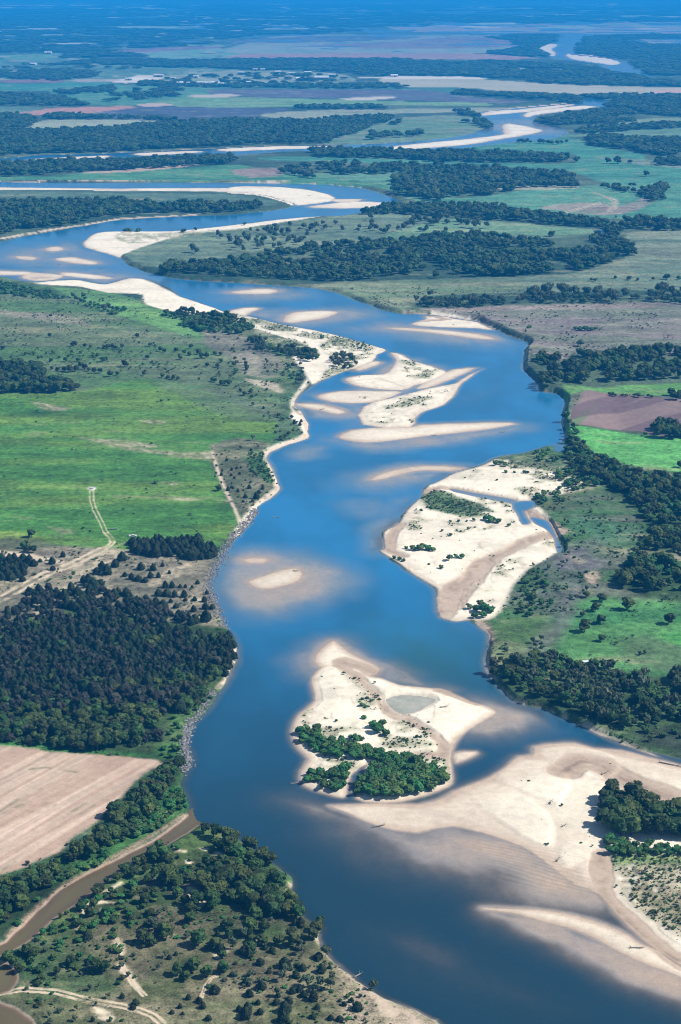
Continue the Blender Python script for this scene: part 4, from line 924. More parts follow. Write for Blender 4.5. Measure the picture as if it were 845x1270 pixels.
# cluster on the upper left pasture
tile(0, 200, [(a_, b_, c_) for a_, b_, c_ in [(185,658,9),(280,690,11),(268,692,8),(315,695,9),(337,700,7),(388,700,9),(402,702,11),(420,702,11),(432,704,8),(455,698,9),(510,660,9),(518,683,6),(558,693,9),(598,710,10),(612,716,9),(548,740,10),(465,768,15),(535,800,8),(12,705,10),(97,725,8),(127,724,8),(145,740,8),(157,735,6),(172,722,5),(197,718,7),(190,750,10),(220,738,7),(243,750,10),(255,735,7),(267,718,6),(298,720,6),(345,735,8),(363,735,9),(290,750,9),(382,750,12),(395,745,9),(193,780,8),(215,785,10),(240,785,13),(262,788,14),(285,785,13),(300,770,11),(315,780,12),(330,785,10),(350,792,11),(373,792,11),(412,805,14),(438,800,9),(655,712,11),(670,740,10),(685,720,9),(710,700,10),(705,725,10),(740,720,12),(750,735,12),(770,735,11),(770,768,9),(808,770,10),(800,722,10),(820,725,9),(822,752,10),(740,815,6),(190,583,7),(605,808,10),(625,812,10),(645,814,10),(662,815,9),(790,822,9),(800,826,10),(825,835,12),(838,832,10)]], 'oak', 'small dark tree scattered over the grey-green pasture of the upper left bank', 'scattered pasture trees on the upper left bank')
tile(282, 200, [(25,765,10),(35,758,9),(72,782,7),(8,838,12),(50,862,8),(95,912,7),(68,795,6),(178,915,6),(352,660,12,'shrub'),(65,240,10,'shrub'),(165,880,6)], 'oak', 'small tree on the scrub between pasture and river on the left bank', 'riverside scrub trees on the left bank')
tile(282, 500, [(82,322,9),(132,325,8),(118,340,9),(108,360,15),(68,357,9),(40,335,7),(22,322,6),(250,82,8),(275,72,7),(270,87,8),(202,142,12,'oak'),(214,135,10,'oak'),(228,125,10,'oak'),(95,145,9,'grey'),(15,275,7),(3,330,9),(135,25,6),(60,330,5)], 'juniper', 'little dark conical tree on the scrubby point of the left bank', 'conical trees on the scrubby point')
tile(0, 500, [(430,615,17),(455,590,20),(525,625,16),(570,628,14),(605,613,9),(630,640,8),(560,655,14),(590,655,11),(465,650,11),(490,662,14),(515,667,14),(540,672,12),(400,642,22),(380,627,18),(360,640,16),(330,682,22),(350,687,20),(312,672,16),(375,682,15),(440,717,16),(470,722,18),(490,742,15),(545,747,17),(510,757,13),(590,722,14),(620,722,16),(650,727,14),(685,727,14),(615,692,14),(640,692,14),(670,692,9),(690,692,8),(715,694,8),(735,677,10),(635,747,10),(725,742,11),(690,742,8),(655,768,11),(720,782,13),(700,812,15),(670,807,13),(765,772,15),(760,745,12),(790,772,11),(757,815,15),(770,717,9),(555,802,12),(590,795,12),(620,800,12),(235,578,12),(150,597,8),(195,603,15),(197,627,11),(85,668,13),(212,725,18),(240,730,18),(195,720,14),(265,700,16),(290,720,20),(310,735,18),(345,745,20),(370,760,18),(270,770,18),(230,765,15),(140,745,20),(165,770,18),(110,760,15),(60,790,16),(30,800,16),(200,800,16),(15,830,18),(350,800,18),(400,770,16),(440,790,16),(480,790,14)], 'juniper', 'dark juniper spaced out on the sandy clearing above the left forest', 'junipers on the sandy clearing')
tile(0, 500, [(88,545,14),(105,560,17),(125,562,16),(98,535,12)], 'oak', 'green bushy tree in the small thicket left of the dirt track', 'thicket left of the track')
tile(282, 846, [(60,1018,18),(140,1000,12),(168,1012,14),(122,1058,18),(280,1080,16),(255,1105,16),(262,1070,10),(128,1150,22),(80,1170,14),(242,1165,14),(268,1160,14),(285,1178,16),(320,1192,20),(228,1205,18),(183,1207,14),(115,1207,12),(68,1257,20),(75,1228,18),(122,1242,14),(215,1247,12),(335,1224,12),(320,1258,14),(435,1212,12),(462,1198,12),(485,1228,20),(385,1264,12),(418,1268,14),(68,1130,14),(20,1100,12),(155,1090,10),(95,985,14),(190,1180,12),(45,1230,12)], 'juniper', 'small dark cone-shaped juniper on the dry flat at the bottom of the picture', 'junipers on the dry foreground flat')
tile(0, 846, [(325,962,20),(455,1180,12),(505,1207,16),(700,1184,12),(670,1217,10),(630,1037,10),(655,1022,10),(775,1262,14),(755,1217,14),(590,1077,11,'grey'),(485,902,17),(680,1242,8)], 'juniper', 'small dark cone-shaped juniper on the dry flat at the bottom of the picture', 'junipers on the dry foreground flat')
tile(282, 846, [(540,1147,20)], 'grey', 'lone feathery pale tree on the bank where the bare sandy slope begins', 'pale trees of the foreground flat')
tile(282, 846, [(215,1090,20),(205,1120,20),(365,1032,20),(300,1142,26),(375,1002,14),(185,1177,16),(385,1152,22),(345,1145,20),(330,1160,18),(250,940,14),(270,1020,18),(20,1000,22),(60,960,20),(390,1120,16)], 'grey', 'feathery grey-green tree among the junipers of the foreground flat', 'pale trees of the foreground flat')
tile(282, 846, [(245,990,28),(190,985,24),(140,938,26),(335,932,28),(345,900,20),(320,960,24),(235,960,20),(215,870,28),(260,860,26),(235,840,24)], 'oak', 'dark broadleaf tree in the foreground wood by the river', 'foreground wood trees')
tile(0, 846, [(570,675,34),(605,670,36),(590,640,26),(625,690,26),(630,760,38),(655,770,30),(610,765,26),(770,690,22),(720,1080,36),(770,1105,26),(830,1085,28),(690,1115,24),(540,832,24),(530,975,28),(560,985,26),(620,960,32),(590,950,26),(740,985,36),(360,1080,34),(385,1085,26),(265,1060,22),(130,1032,26),(100,1020,22),(50,1060,22),(70,1080,20),(30,1040,22),(660,1095,26),(800,1000,30),(555,930,22)], 'oak', 'dark broadleaf tree in the foreground wood by the river', 'foreground wood trees')
tile(282, 846, [(508,142,14),(560,195,30),(545,175,26),(590,205,20),(575,165,22),(480,225,22),(460,218,16),(500,222,14),(770,312,16),(405,155,8),(740,205,9),(500,95,12),(515,100,10),(655,155,7)], 'shrub', 'round willow bush on the white sand of the wooded island', 'lone bushes on the island sand')
tile(563, 500, [(155,235,16),(175,232,16),(190,240,14),(228,245,9),(193,262,9),(262,264,10),(275,264,9),(225,262,7),(120,440,18),(140,445,20),(165,448,18),(203,462,10),(490,290,14),(500,305,14),(10,580,14),(30,580,14),(285,732,16),(270,715,12),(85,780,24),(110,785,28),(135,785,22),(60,770,18),(100,760,20),(75,800,18),(110,800,18)], 'shrub', 'green willow clump on the white sand flats of the right bank', 'bushes on the right bank sand flats')
tile(282, 500, [(690,550,16),(715,552,18),(745,550,20),(765,555,14),(665,545,10),(825,590,18),(795,620,12),(620,580,10),(640,585,12),(655,590,10),(750,605,7),(720,405,8),(725,540,14)], 'shrub', 'dark bush clump on the left tip of the right bank sand flats', 'bushes on the tip of the sand flats')
tile(563, 0, [(243,530,11),(257,532,10),(272,532,10),(285,533,8),(318,535,11),(332,536,11),(350,537,11),(365,537,10),(385,538,11),(400,536,9),(419,533,9)], 'cottonwood', 'dark tree in the short broken row under the upper river bend', 'trees under the upper river bend')
for t, lb in (((455,606,14),'lone round tree right of the long tree belt beyond the first bend'),((573,610,13),'left tree of the far trio on the teal field'),((608,610,19),'largest and middle tree of the far trio on the teal field'),((655,611,12),'right tree of the far trio on the teal field'),((715,657,14),'pale tree alone near the far right field corner')):
    put(563 + t[0] / 2.996, t[1] / 2.996, t[2] / 2.996, 'cottonwood', lb, 'lone trees on the far fields')
for t, lb in (((348,202,14),'left tree of the dark pair in the middle distance'),((375,206,13),'right tree of the dark pair in the middle distance'),((470,692,18),'lone bushy tree on the brownish pasture above the right bend'),((740,445,9),'small bush left of the pair near the right edge of the pasture'),((790,443,14),'larger bush of the loose row near the right edge of the pasture'),((835,442,10),'rightmost bush of the loose pasture row'),((650,445,12),'bush left of centre in the loose pasture row'),((683,447,8),'smallest bush of the loose pasture row'),((572,98,10),'left tree at the head of the curved hedge'),((607,98,9),'right tree at the head of the curved hedge'),((602,212,6),'tiny bush on the track fork of the teal field'),((762,212,6),'tiny bush beside the teal field road'),((160,102,12),'lone tree in the pale field behind the riverside trees'),((362,282,17),'tree alone in the pale glade above the middle wood')):
    put(563 + t[0] / 2.996, 200 + t[1] / 2.996, t[2] / 2.996, 'cottonwood', lb, 'lone trees of the middle distance')
tile(563, 200, [(590,878,11),(580,875,9),(600,880,8),(640,880,9),(625,880,8),(685,882,12),(672,878,9),(735,884,9),(722,882,9),(655,95,9),(670,95,9),(715,140,10),(452,630,12,'shrub'),(470,632,14,'shrub'),(490,633,15,'shrub'),(510,632,14,'shrub'),(525,630,12,'shrub'),(510,448,8),(525,450,8),(600,440,8),(280,630,12,'shrub')], 'cottonwood', 'bushy tree in the broken hedge rows of the right bank fields', 'hedgerow trees of the right bank fields')

# -------- woods
LUM = A.sum(-1)
L1 = 'dark tree packed in the dense forest above the ploughed field'; G1_ = 'dense left forest trees'
wood([(-60,780),(0,768),(30,742),(50,732),(75,742),(90,735),(115,728),(150,738),(200,755),(250,768),(283,780),(285,800),(240,800),(180,790),(100,775),(0,800),(-60,805)], ['juniper','juniper','dull'], 5.4, 1.6, 3.6, 'left forest', .8, .42, label=L1, group=G1_)
wood([(-60,806),(0,796),(30,770),(60,762),(90,768),(115,762),(150,774),(200,786),(250,794),(283,796),(292,803),(290,815),(280,840),(240,868),(180,860),(100,862),(0,868),(-60,870)], ['oak','oak','juniper','juniper','juniper','juniper','juniper','dull'], 4.0, 1.4, 3.4, 'left forest', .94, .14, label=L1, group=G1_)
wood([(-60,866),(0,864),(100,860),(180,858),(240,866),(283,838),(268,857),(253,872),(236,885),(212,882),(203,897),(203,915),(180,925),(150,933),(110,933),(60,930),(0,923),(-60,918)], ['oak','oak','oak','oak','juniper','dull'], 5.2, 2.0, 4.6, 'left forest edge', .95, .12, label='leafy tree on the lower edge of the forest above the ploughed field', group='lower edge trees of the left forest')
wood([(162,676),(200,671),(245,673),(264,678),(264,690),(240,697),(200,693),(165,690)], ['juniper'], 4.8, 2.6, 3.7, 'juniper block', .97, label='dark juniper in the long rectangular block beneath the white truck', group='junipers of the rectangular block')
wood([(-40,700),(0,697),(30,700),(45,707),(30,722),(0,727),(-40,735)], ['juniper'], 5.2, 2.4, 3.4, 'juniper block', .8, label='dark juniper in the patch at the left edge beside the dirt track', group='junipers left of the track')
wood([(-50,1128),(0,1108),(30,1092),(82,1076),(98,1060),(134,1038),(148,1012),(172,994),(182,978),(205,960),(228,950),(225,968),(202,985),(190,1002),(168,1032),(140,1055),(110,1073),(80,1088),(48,1112),(20,1145),(0,1162),(-50,1195)], ['oak'], 4.8, 2.8, 4.6, 'creek belt', 1.0, label='dark rounded tree in the belt between ploughed field and creek', group='creek belt trees')
wood([(197,988),(226,980),(234,1000),(200,1024),(170,1042),(110,1078),(60,1108),(20,1155),(60,1100),(130,1062)], ['shrub'], 3.0, 1.8, 2.8, 'creek willows', .96, label='bright green willow bush on the left bank of the creek', group='creek bank willows')
wood([(258,1032),(282,1037),(305,1052),(322,1072),(342,1108),(372,1128),(378,1140),(340,1150),(300,1145),(275,1132),(250,1122),(255,1095),(275,1070),(255,1045)], ['oak'], 6.0, 3.2, 5.0, 'foreground wood', .9, label='dark broadleaf tree in the foreground wood by the river', group='foreground wood trees')
wood([(195,1115),(260,1108),(340,1150),(352,1170),(290,1185),(240,1205),(200,1160)], ['oak','oak','grey'], 6.5, 2.6, 4.4, 'foreground wood', .55, .4, label='dark broadleaf tree in the foreground wood by the river', group='foreground wood trees')
wood([(10,1185),(60,1150),(140,1095),(215,1050),(280,1040),(260,1100),(200,1110),(190,1180),(130,1200),(60,1225),(20,1200)], ['shrub','shrub','oak'], 4.4, 1.0, 2.7, 'creek scrub', .75, .36, label='low green bush in the scrub right of the creek', group='scrub right of the creek')
wood([(90,1190),(200,1180),(330,1160),(400,1170),(440,1215),(480,1250),(480,1290),(60,1290),(50,1240)], ['shrub','grey','juniper'], 6, .5, 1.3, 'creek scrub', .5, .42, label='tiny bush on the dry foreground flat', group='tiny bushes of the foreground flat')
wood([(250,1150),(300,1140),(370,1145),(395,1165),(400,1190),(440,1225),(430,1265),(250,1270),(235,1210)], ['juniper'], 11, 1.6, 2.6, 'foreground flat', .5, label='small dark cone-shaped juniper on the dry flat at the bottom of the picture', group='junipers on the dry foreground flat')
wood([(362,905),(385,904),(400,920),(430,924),(470,935),(475,943),(440,944),(400,938),(370,928)], ['shrub'], 3.8, 2.6, 3.9, 'island thicket', .97, label='dense willow in the upper band of the island thicket', group='upper island willows')
wood([(375,962),(400,956),(428,957),(430,975),(410,983),(377,972)], ['shrub'], 3.6, 2.6, 3.8, 'island thicket', .97, label='dense willow in the small left thicket of the island', group='left island willows')
wood([(442,985),(448,972),(462,954),(480,940),(500,942),(520,957),(548,964),(552,973),(530,982),(495,989),(460,991)], ['shrub'], 4.0, 3.0, 4.5, 'island thicket', .98, label='dense willow in the big right thicket of the island', group='right island willows')
wood([(738,1000),(756,990),(777,995),(817,1012),(845,1026),(910,1050),(910,1066),(845,1050),(800,1045),(760,1040),(740,1026)], ['oak'], 5.6, 4.4, 6.4, 'point bar wood', 1.0, label='dark round tree in the grove on the big sandbar', group='grove trees on the big sandbar')
wood([(752,1042),(800,1048),(845,1054),(910,1070),(910,1082),(845,1066),(797,1060),(763,1062),(752,1058)], ['shrub'], 3.4, 2.4, 3.5, 'point bar wood', 1.0, label='bright willow fringing the grove on the big sandbar', group='willow fringe of the sandbar grove')
RBL = 'leafy tree in the riverside wood on the lower right bank'; RBG = 'lower right riverside wood'
wood([(642,868),(618,855),(610,838),(640,827),(665,820),(700,818),(735,830),(770,842),(800,852),(845,842),(910,852),(910,905),(845,900),(800,905),(763,908),(730,896),(696,882),(670,872)], ['oak','oak','oak','grey','shrub'], 5.4, 1.8, 4.5, 'right riverside wood', .92, .31, label=RBL, group=RBG)
wood([(760,905),(845,900),(910,910),(910,955),(845,937),(797,926)], ['oak','grey','shrub'], 7, 1.8, 3.6, 'right riverside wood', .5, label=RBL, group=RBG)
wood([(608,800),(640,780),(690,790),(660,822),(615,848),(603,830)], ['shrub','oak','grey'], 6, 1.2, 2.6, 'right slope scrub', .42, .42, label='bush on the green slope above the river bend on the right bank', group='slope bushes of the right bank')
RFL = 'tree in the large forest at the right edge'; RFG = 'right edge forest'
wood([(740,566),(763,577),(790,586),(817,590),(845,591),(920,593),(920,735),(845,737),(817,734),(785,732),(768,726),(763,720),(782,700),(797,675),(812,655),(797,640),(777,622),(752,607)], ['oak','oak','oak','shrub'], 6.4, 2.4, 5.4, 'right forest', .93, .27, label=RFL, group=RFG)
wood([(700,552),(718,548),(745,574),(752,605),(735,607),(715,596),(700,585)], ['oak','shrub','oak'], 6.5, 3.0, 4.8, 'right forest', .9, label=RFL, group=RFG)
wood([(655,566),(700,552),(700,585),(722,590),(740,605),(700,612),(705,628),(690,642),(676,634),(666,618),(700,604),(690,580)], ['shrub'], 5.5, 2.2, 3.8, 'channel willows', .8, .3, label='willow bush between the white sand flats and the right forest', group='willows beside the right sand flats')
wood([(698,490),(705,500),(704,530),(712,545),(700,548),(698,530)], ['shrub','oak'], 7, 3, 4.5, 'channel willows', .9, label='bush lining the cut bank beside the striped field', group='cut bank bushes')
wood([(640,728),(655,715),(668,700),(672,730),(690,750),(660,770),(640,765)], ['shrub'], 5, 1.6, 3.0, 'channel willows', .6, label='willow bush below the dry channel on the right bank', group='willows below the dry channel')
wood([(525,612),(560,622),(580,635),(585,655),(560,640),(530,632)], ['shrub'], 3.6, .8, 1.5, 'channel willows', .55, .4, label='low bush on the grassy hump of the sand flats', group='bushes on the grassy hump')
wood([(575,625),(600,630),(640,655),(630,690),(590,700),(560,690),(545,660),(560,640)], ['shrub'], 7, .8, 2.0, 'channel willows', .3, .5, label='small willow bush on the white sand flats of the right bank', group='small bushes of the right sand flats')
wood([(700,640),(760,640),(800,665),(760,700),(720,700),(690,700),(665,720),(660,770),(700,760),(740,735),(700,690)], ['grey','shrub'], 8, .8, 2.0, 'right slope scrub', .5, .42, label='low scrub bush on the grey slope of the right bank', group='grey slope scrub')
wood([(664,478),(673,468),(706,457),(743,445),(777,440),(845,439),(920,441),(920,474),(845,473),(763,475),(696,480),(680,485),(668,483)], ['oak'], 9, 4.0, 7.0, 'bend wood', .88, .32, label='dark tree in the wood on the outer bend of the right bank', group='outer bend wood')
wood([(656,452),(680,450),(692,460),(662,463)], ['oak'], 9, 4.0, 6.5, 'bend wood', .7, label='dark tree in the wood on the outer bend of the right bank', group='outer bend wood')
wood([(704,448),(716,441),(730,446),(722,450)], ['oak'], 9, 4.5, 6, 'bend wood', .8, label='dark tree in the wood on the outer bend of the right bank', group='outer bend wood')
wood([(806,536),(820,530),(845,531),(900,533),(900,548),(845,546),(812,546)], ['oak'], 8, 4.5, 6.5, 'field clump', .97, label='dark tree in the clump on the right edge of the striped field', group='clump right of the striped field')
wood([(818,492),(845,490),(900,491),(900,500),(845,498),(822,496)], ['oak'], 8, 4.0, 5.5, 'field clump', .97, label='dark tree in the hedge at the top right of the striped field', group='hedge above the striped field')
wood([(-60,458),(0,460),(30,457),(50,463),(60,475),(95,481),(105,487),(60,491),(0,489),(-60,490)], ['oak'], 8, 4.2, 6.4, 'pasture grove', .97, label='dark tree in the grove at the left edge of the upper pasture', group='left edge pasture grove')
wood([(-60,352),(0,350),(60,364),(85,372),(60,372),(0,366),(-60,366)], ['shrub'], 7, 2.5, 4, 'left bank thicket', .85, label='thicket bush above the left bank sand', group='left bank thicket')
wood([(85,370),(120,376),(160,383),(150,394),(115,388)], ['shrub','grey'], 7, 2.5, 4, 'left bank thicket', .6, label='thicket bush above the left bank sand', group='left bank thicket')
wood([(203,392),(235,388),(282,394),(318,408),(300,416),(262,414),(225,408)], ['shrub','oak'], 7, 3, 4.8, 'left bank thicket', .9, label='thicket bush above the left bank sand', group='left bank thicket')
wood([(305,422),(350,428),(390,438),(398,448),(375,452),(340,442),(312,432)], ['shrub','oak','grey'], 6.5, 2.2, 4.0, 'left bank thicket', .85, .25, label='thicket bush above the left bank sand', group='left bank thicket')
wood([(412,444),(438,446),(440,456),(418,462),(408,455)], ['shrub','grey'], 6, 2.5, 4, 'left bank thicket', .85, label='thicket bush above the left bank sand', group='left bank thicket')
wood([(428,428),(455,424),(464,430),(450,434),(432,432)], ['shrub'], 5, 1.6, 2.6, 'left bank thicket', .8, label='thicket bush above the left bank sand', group='left bank thicket')
wood([(348,455),(385,455),(375,470),(392,478),(365,478)], ['shrub','grey'], 6, 1.5, 3, 'left bank scrub', .5, label='scrub bush near the left bank edge', group='left bank scrub')
wood([(270,420),(330,445),(350,480),(360,510),(378,530),(340,550),(320,520),(300,480)], ['shrub','oak','grey'], 10, 1.4, 3, 'left bank scrub', .5, .45, label='scrub bush near the left bank edge', group='left bank scrub')
wood([(302,564),(326,562),(338,588),(345,603),(328,600),(312,582)], ['shrub'], 4.2, 1.0, 1.9, 'left bank scrub', .8, label='scrub bush near the left bank edge', group='left bank scrub')
wood([(265,555),(330,556),(345,605),(300,640),(280,610)], ['shrub','grey','juniper'], 7, .8, 1.8, 'left bank scrub', .4, .42, label='scrub bush near the left bank edge', group='left bank scrub')
wood([(210,950),(236,945),(234,905),(250,885),(275,860),(262,862),(215,890)], ['shrub'], 4.5, 1.2, 2.4, 'left bank scrub', .6, label='green bush on the bank beside the boulders', group='bushes beside the boulders')
FL = None
wood([(517,377),(530,370),(563,372),(623,374),(625,380),(590,383),(530,384)], ['grey','cottonwood'], 9, 4, 6, 'pasture thicket', .9, .2)
wood([(637,377),(660,364),(700,366),(760,368),(800,364),(845,366),(920,367),(920,378),(845,378),(763,378),(700,378),(640,378)], ['grey','cottonwood'], 10, 4, 6.5, 'pasture thicket', .9, .25)
wood([(205,340),(240,330),(282,325),(330,316),(349,312),(392,309),(470,302),(515,300),(564,294),(630,296),(680,304),(720,306),(640,309),(563,313),(563,319),(640,317),(722,313),(722,306),(745,292),(765,295),(778,308),(782,317),(750,328),(703,340),(630,344),(563,346),(480,348),(415,350),(349,351),(282,347),(234,345)], ['cottonwood'], 12.5, 5.5, 9, 'middle wood', .86, .36)
wood([(740,288),(760,284),(775,290),(760,296)], ['cottonwood','grey'], 12, 6, 9, 'middle wood', .8)
wood([(515,257),(563,256),(600,258),(640,264),(700,273),(760,278),(790,275),(845,279),(920,280),(920,287),(845,287),(780,287),(740,284),(690,282),(640,276),(590,272),(563,269),(510,268),(440,268),(450,263)], ['cottonwood'], 13, 6, 10, 'hedge belt', .92, .22)
wood([(345,210),(380,206),(430,205),(480,208),(540,208),(600,210),(650,215),(710,218),(712,233),(650,235),(600,243),(565,245),(540,250),(520,250),(490,240),(480,228),(500,217),(430,217),(380,223),(340,217)], ['cottonwood'], 16, 8, 13, 'bend trees', .75, .38)
wood([(800,240),(820,231),(832,236),(822,250),(808,252)], ['cottonwood'], 15, 8, 12, 'bend trees', .95)
wood([(740,232),(770,234),(808,243),(806,246),(760,238)], ['cottonwood'], 13, 5, 8, 'bend trees', .7)
wood([(385,189),(430,187),(500,190),(563,192),(620,193),(700,196),(708,198),(700,202),(640,203),(563,202),(480,198),(400,196)], ['cottonwood'], 17, 9, 14, 'far belt', .93)
wood([(-60,252),(0,252),(100,252),(200,256),(282,255),(330,256),(325,261),(282,264),(200,266),(133,270),(83,279),(33,288),(0,294),(-60,303)], ['cottonwood'], 13, 6, 9.5, 'peninsula wood', .9, .25)
wood([(215,282),(260,278),(320,270),(395,262),(480,262),(400,275),(330,290),(260,300)], ['cottonwood','grey'], 18, 3, 6, 'peninsula scrub', .3, .5)
wood([(300,290),(430,272),(560,275),(600,285),(480,297),(330,312),(240,325),(215,320)], ['cottonwood','grey'], 18, 4, 7, 'peninsula scrub', .4, .48)
wood([(150,288),(200,281),(205,284),(160,289)], ['shrub'], 10, 5, 7, 'peninsula scrub', .9)
wood([(420,264),(480,256),(500,256),(520,262),(450,268)], ['cottonwood'], 13, 5, 8, 'peninsula scrub', .9)
wood([(-60,170),(0,172),(35,164),(100,162),(150,160),(215,154),(282,150),(340,152),(400,151),(460,146),(490,147),(470,154),(440,166),(400,178),(340,180),(282,182),(200,186),(130,189),(60,190),(0,195),(-60,198)], ['cottonwood'], 19, 9, 15, 'upper river wood', .93, .18)
wood([(-60,207),(0,206),(100,202),(200,199),(282,196),(300,197),(282,204),(200,209),(100,215),(0,221),(-60,222)], ['cottonwood'], 18, 9, 14, 'upper river wood', .93, .15)
FB = [
 ([(-60,143),(0,143),(45,146),(40,157),(20,167),(0,170),(-60,172)],22,.9,.2),([(57,145),(80,142),(110,146),(215,149),(215,151),(110,150),(60,148)],20,.9,0),
 ([(-60,117),(0,117),(75,121),(105,129),(107,132),(60,132),(0,131),(-60,131)],24,.9,.2),([(140,114),(220,108),(220,121),(140,126)],30,.5,.35),([(70,115),(135,108),(140,114),(90,119)],26,.6,.3),([(188,114),(205,112),(222,120),(190,123)],26,.7,.3),
 ([(282,75),(400,74),(470,74),(564,78),(563,96),(470,95),(400,89),(282,86),(200,84),(120,80),(60,82),(120,74),(200,76)],40,.92,.2),
 ([(-60,92),(0,90),(60,88),(123,90),(125,97),(70,101),(0,98),(-60,98)],36,.9,.25),([(205,97),(282,92),(400,94),(440,101),(420,106),(282,110),(170,106)],34,.38,.3),
 ([(170,102),(282,106),(420,106),(500,107),(505,110),(400,111),(282,109),(175,108)],30,.8,.2),
 ([(563,78),(603,76),(656,79),(696,82),(750,87),(797,99),(845,102),(920,102),(920,108),(845,108),(723,106),(656,103),(650,99),(563,95)],40,.93,.2),
 ([(706,62),(716,54),(730,46),(790,43),(845,43),(920,43),(920,48),(785,49),(800,56),(920,58),(920,98),(845,97),(806,92),(784,81),(790,76),(740,70),(716,68)],55,.93,.15),
 ([(593,64),(630,60),(650,52),(600,47),(640,43),(690,44),(692,50),(676,57),(676,70),(643,73),(625,70)],50,.93,.1),
 ([(722,121),(776,117),(813,117),(845,121),(920,121),(920,145),(845,146),(797,143),(776,136),(757,134),(760,127)],26,.93,.15),
 ([(660,153),(673,149),(706,143),(750,137),(776,137),(790,144),(760,146),(750,153),(706,157),(673,157)],24,.93,.1),
 ([(700,167),(723,163),(770,158),(845,155),(920,155),(920,159),(845,159),(770,164),(710,168)],22,.93,.1),
 ([(722,173),(750,171),(803,174),(845,173),(920,173),(920,182),(845,191),(812,195),(780,188),(725,179)],22,.93,.15),
 ([(810,205),(825,198),(845,198),(920,200),(920,208),(845,208)],20,.93,0),
 ([(563,113),(620,117),(680,119),(716,122),(716,129),(680,126),(620,121),(563,118)],28,.93,0),
 ([(369,133),(482,133),(482,136),(369,136)],22,.97,0),([(569,137),(592,140),(592,146),(569,145)],22,.95,0),([(745,152),(788,149),(788,152),(750,155)],22,.9,0),
 ([(0,172),(60,172),(60,186),(0,192)],24,.3,0),([(583,152),(600,150),(605,158),(628,163),(600,164),(590,160)],22,.8,.2),
 ([(440,160),(500,152),(580,150),(590,162),(540,170),(440,176)],26,.3,.5),
 ([(-60,60),(0,58),(140,58),(150,64),(130,68),(60,65),(-60,66)],60,.8,.3),([(20,81),(200,79),(240,84),(120,88),(0,86)],45,.35,.45),
 ([(84,66),(120,66),(182,67),(182,70),(110,72),(84,72)],55,.9,0),
]
for k, (p, sp, dn, cl) in enumerate(FB): wood(p, ['cottonwood'], sp, sp * .5, sp * .78, 'far woods %s' % ('west' if np.mean([a_[0] for a_ in p]) < 400 else 'east'), dn, cl, minz=-9)
for p in ([(-70,30),(915,30),(915,28),(770,29),(563,32),(480,34),(420,42),(340,43),(300,45),(282,53),(240,58),(180,60),(140,61),(0,63),(-70,63)],):
    wood([(-70,20),(915,18),(915,26),(770,28),(563,31),(480,33),(420,42),(340,43),(300,46),(282,53),(240,58),(180,60),(-70,60)], ['cottonwood'], 90, 40, 68, 'horizon woods', .75, .38, minz=-9)
    wood([(-70,6),(915,6),(915,20),(-70,20)], ['cottonwood'], 230, 90, 170, 'horizon woods', .65, .4, minz=-9)
print('placements', len(PL))

# ------------------------------------------------------------------ build individuals and the rest as stuff
def fam(k): return {'juniper': 'juniper', 'shrub': 'shrub'}.get(k, 'tree')
def vis(p):
    t = depth_of(p[1]); u = p[0] / t * F + 422.5; v = rowv(p[1]); return -4 < u < 849 and 0 < v < 1276
order = {}
for i, p in enumerate(PL): order.setdefault(fam(p[3]), []).append(i)
indiv = set()
for k, ids in order.items():
    lone = [i for i in ids if PL[i][4] == 'lone' and vis(PL[i])]
    rest = [i for i in ids if PL[i][4] != 'lone' and vis(PL[i]) and PL[i][5]]
    rest.sort(key=lambda i: -PL[i][2] * ppm(PL[i][1]))
    lone.sort(key=lambda i: -PL[i][2] * ppm(PL[i][1]))
    sel = lone + rest[:max(0, 300 - len(lone))]
    indiv.update(sel)
PROT = {}
rng_i = random.Random(3)
zz_all = sample(Z, np.array([p[0] for p in PL]), np.array([p[1] for p in PL]))
for i in sorted(indiv):
    x, y, r, kind, key, label, group = PL[i]
    root = bpy.data.objects.new(NAME[kind], None); COL.objects.link(root)
    root.location = (x, y, zz_all[i] - .1); root.rotation_euler = (0, 0, rng_i.uniform(0, 6.28)); root.empty_display_size = .5
    hv = rng_i.uniform(.88, 1.18); root.scale = (r, r, r * hv)
    tag(root, label, CAT[kind], group)
    tr = bpy.data.objects.new('trunk', TK[kind]); COL.objects.link(tr); tr.parent = root
    if kind != 'bare':
        sz, lift = SHAPE[kind]
        c = bpy.data.objects.new('crown', rng_i.choice(CR[kind])); COL.objects.link(c); c.parent = root; c.scale = (1, 1, sz); c.location = (0, 0, lift)
print('individuals', len(indiv))
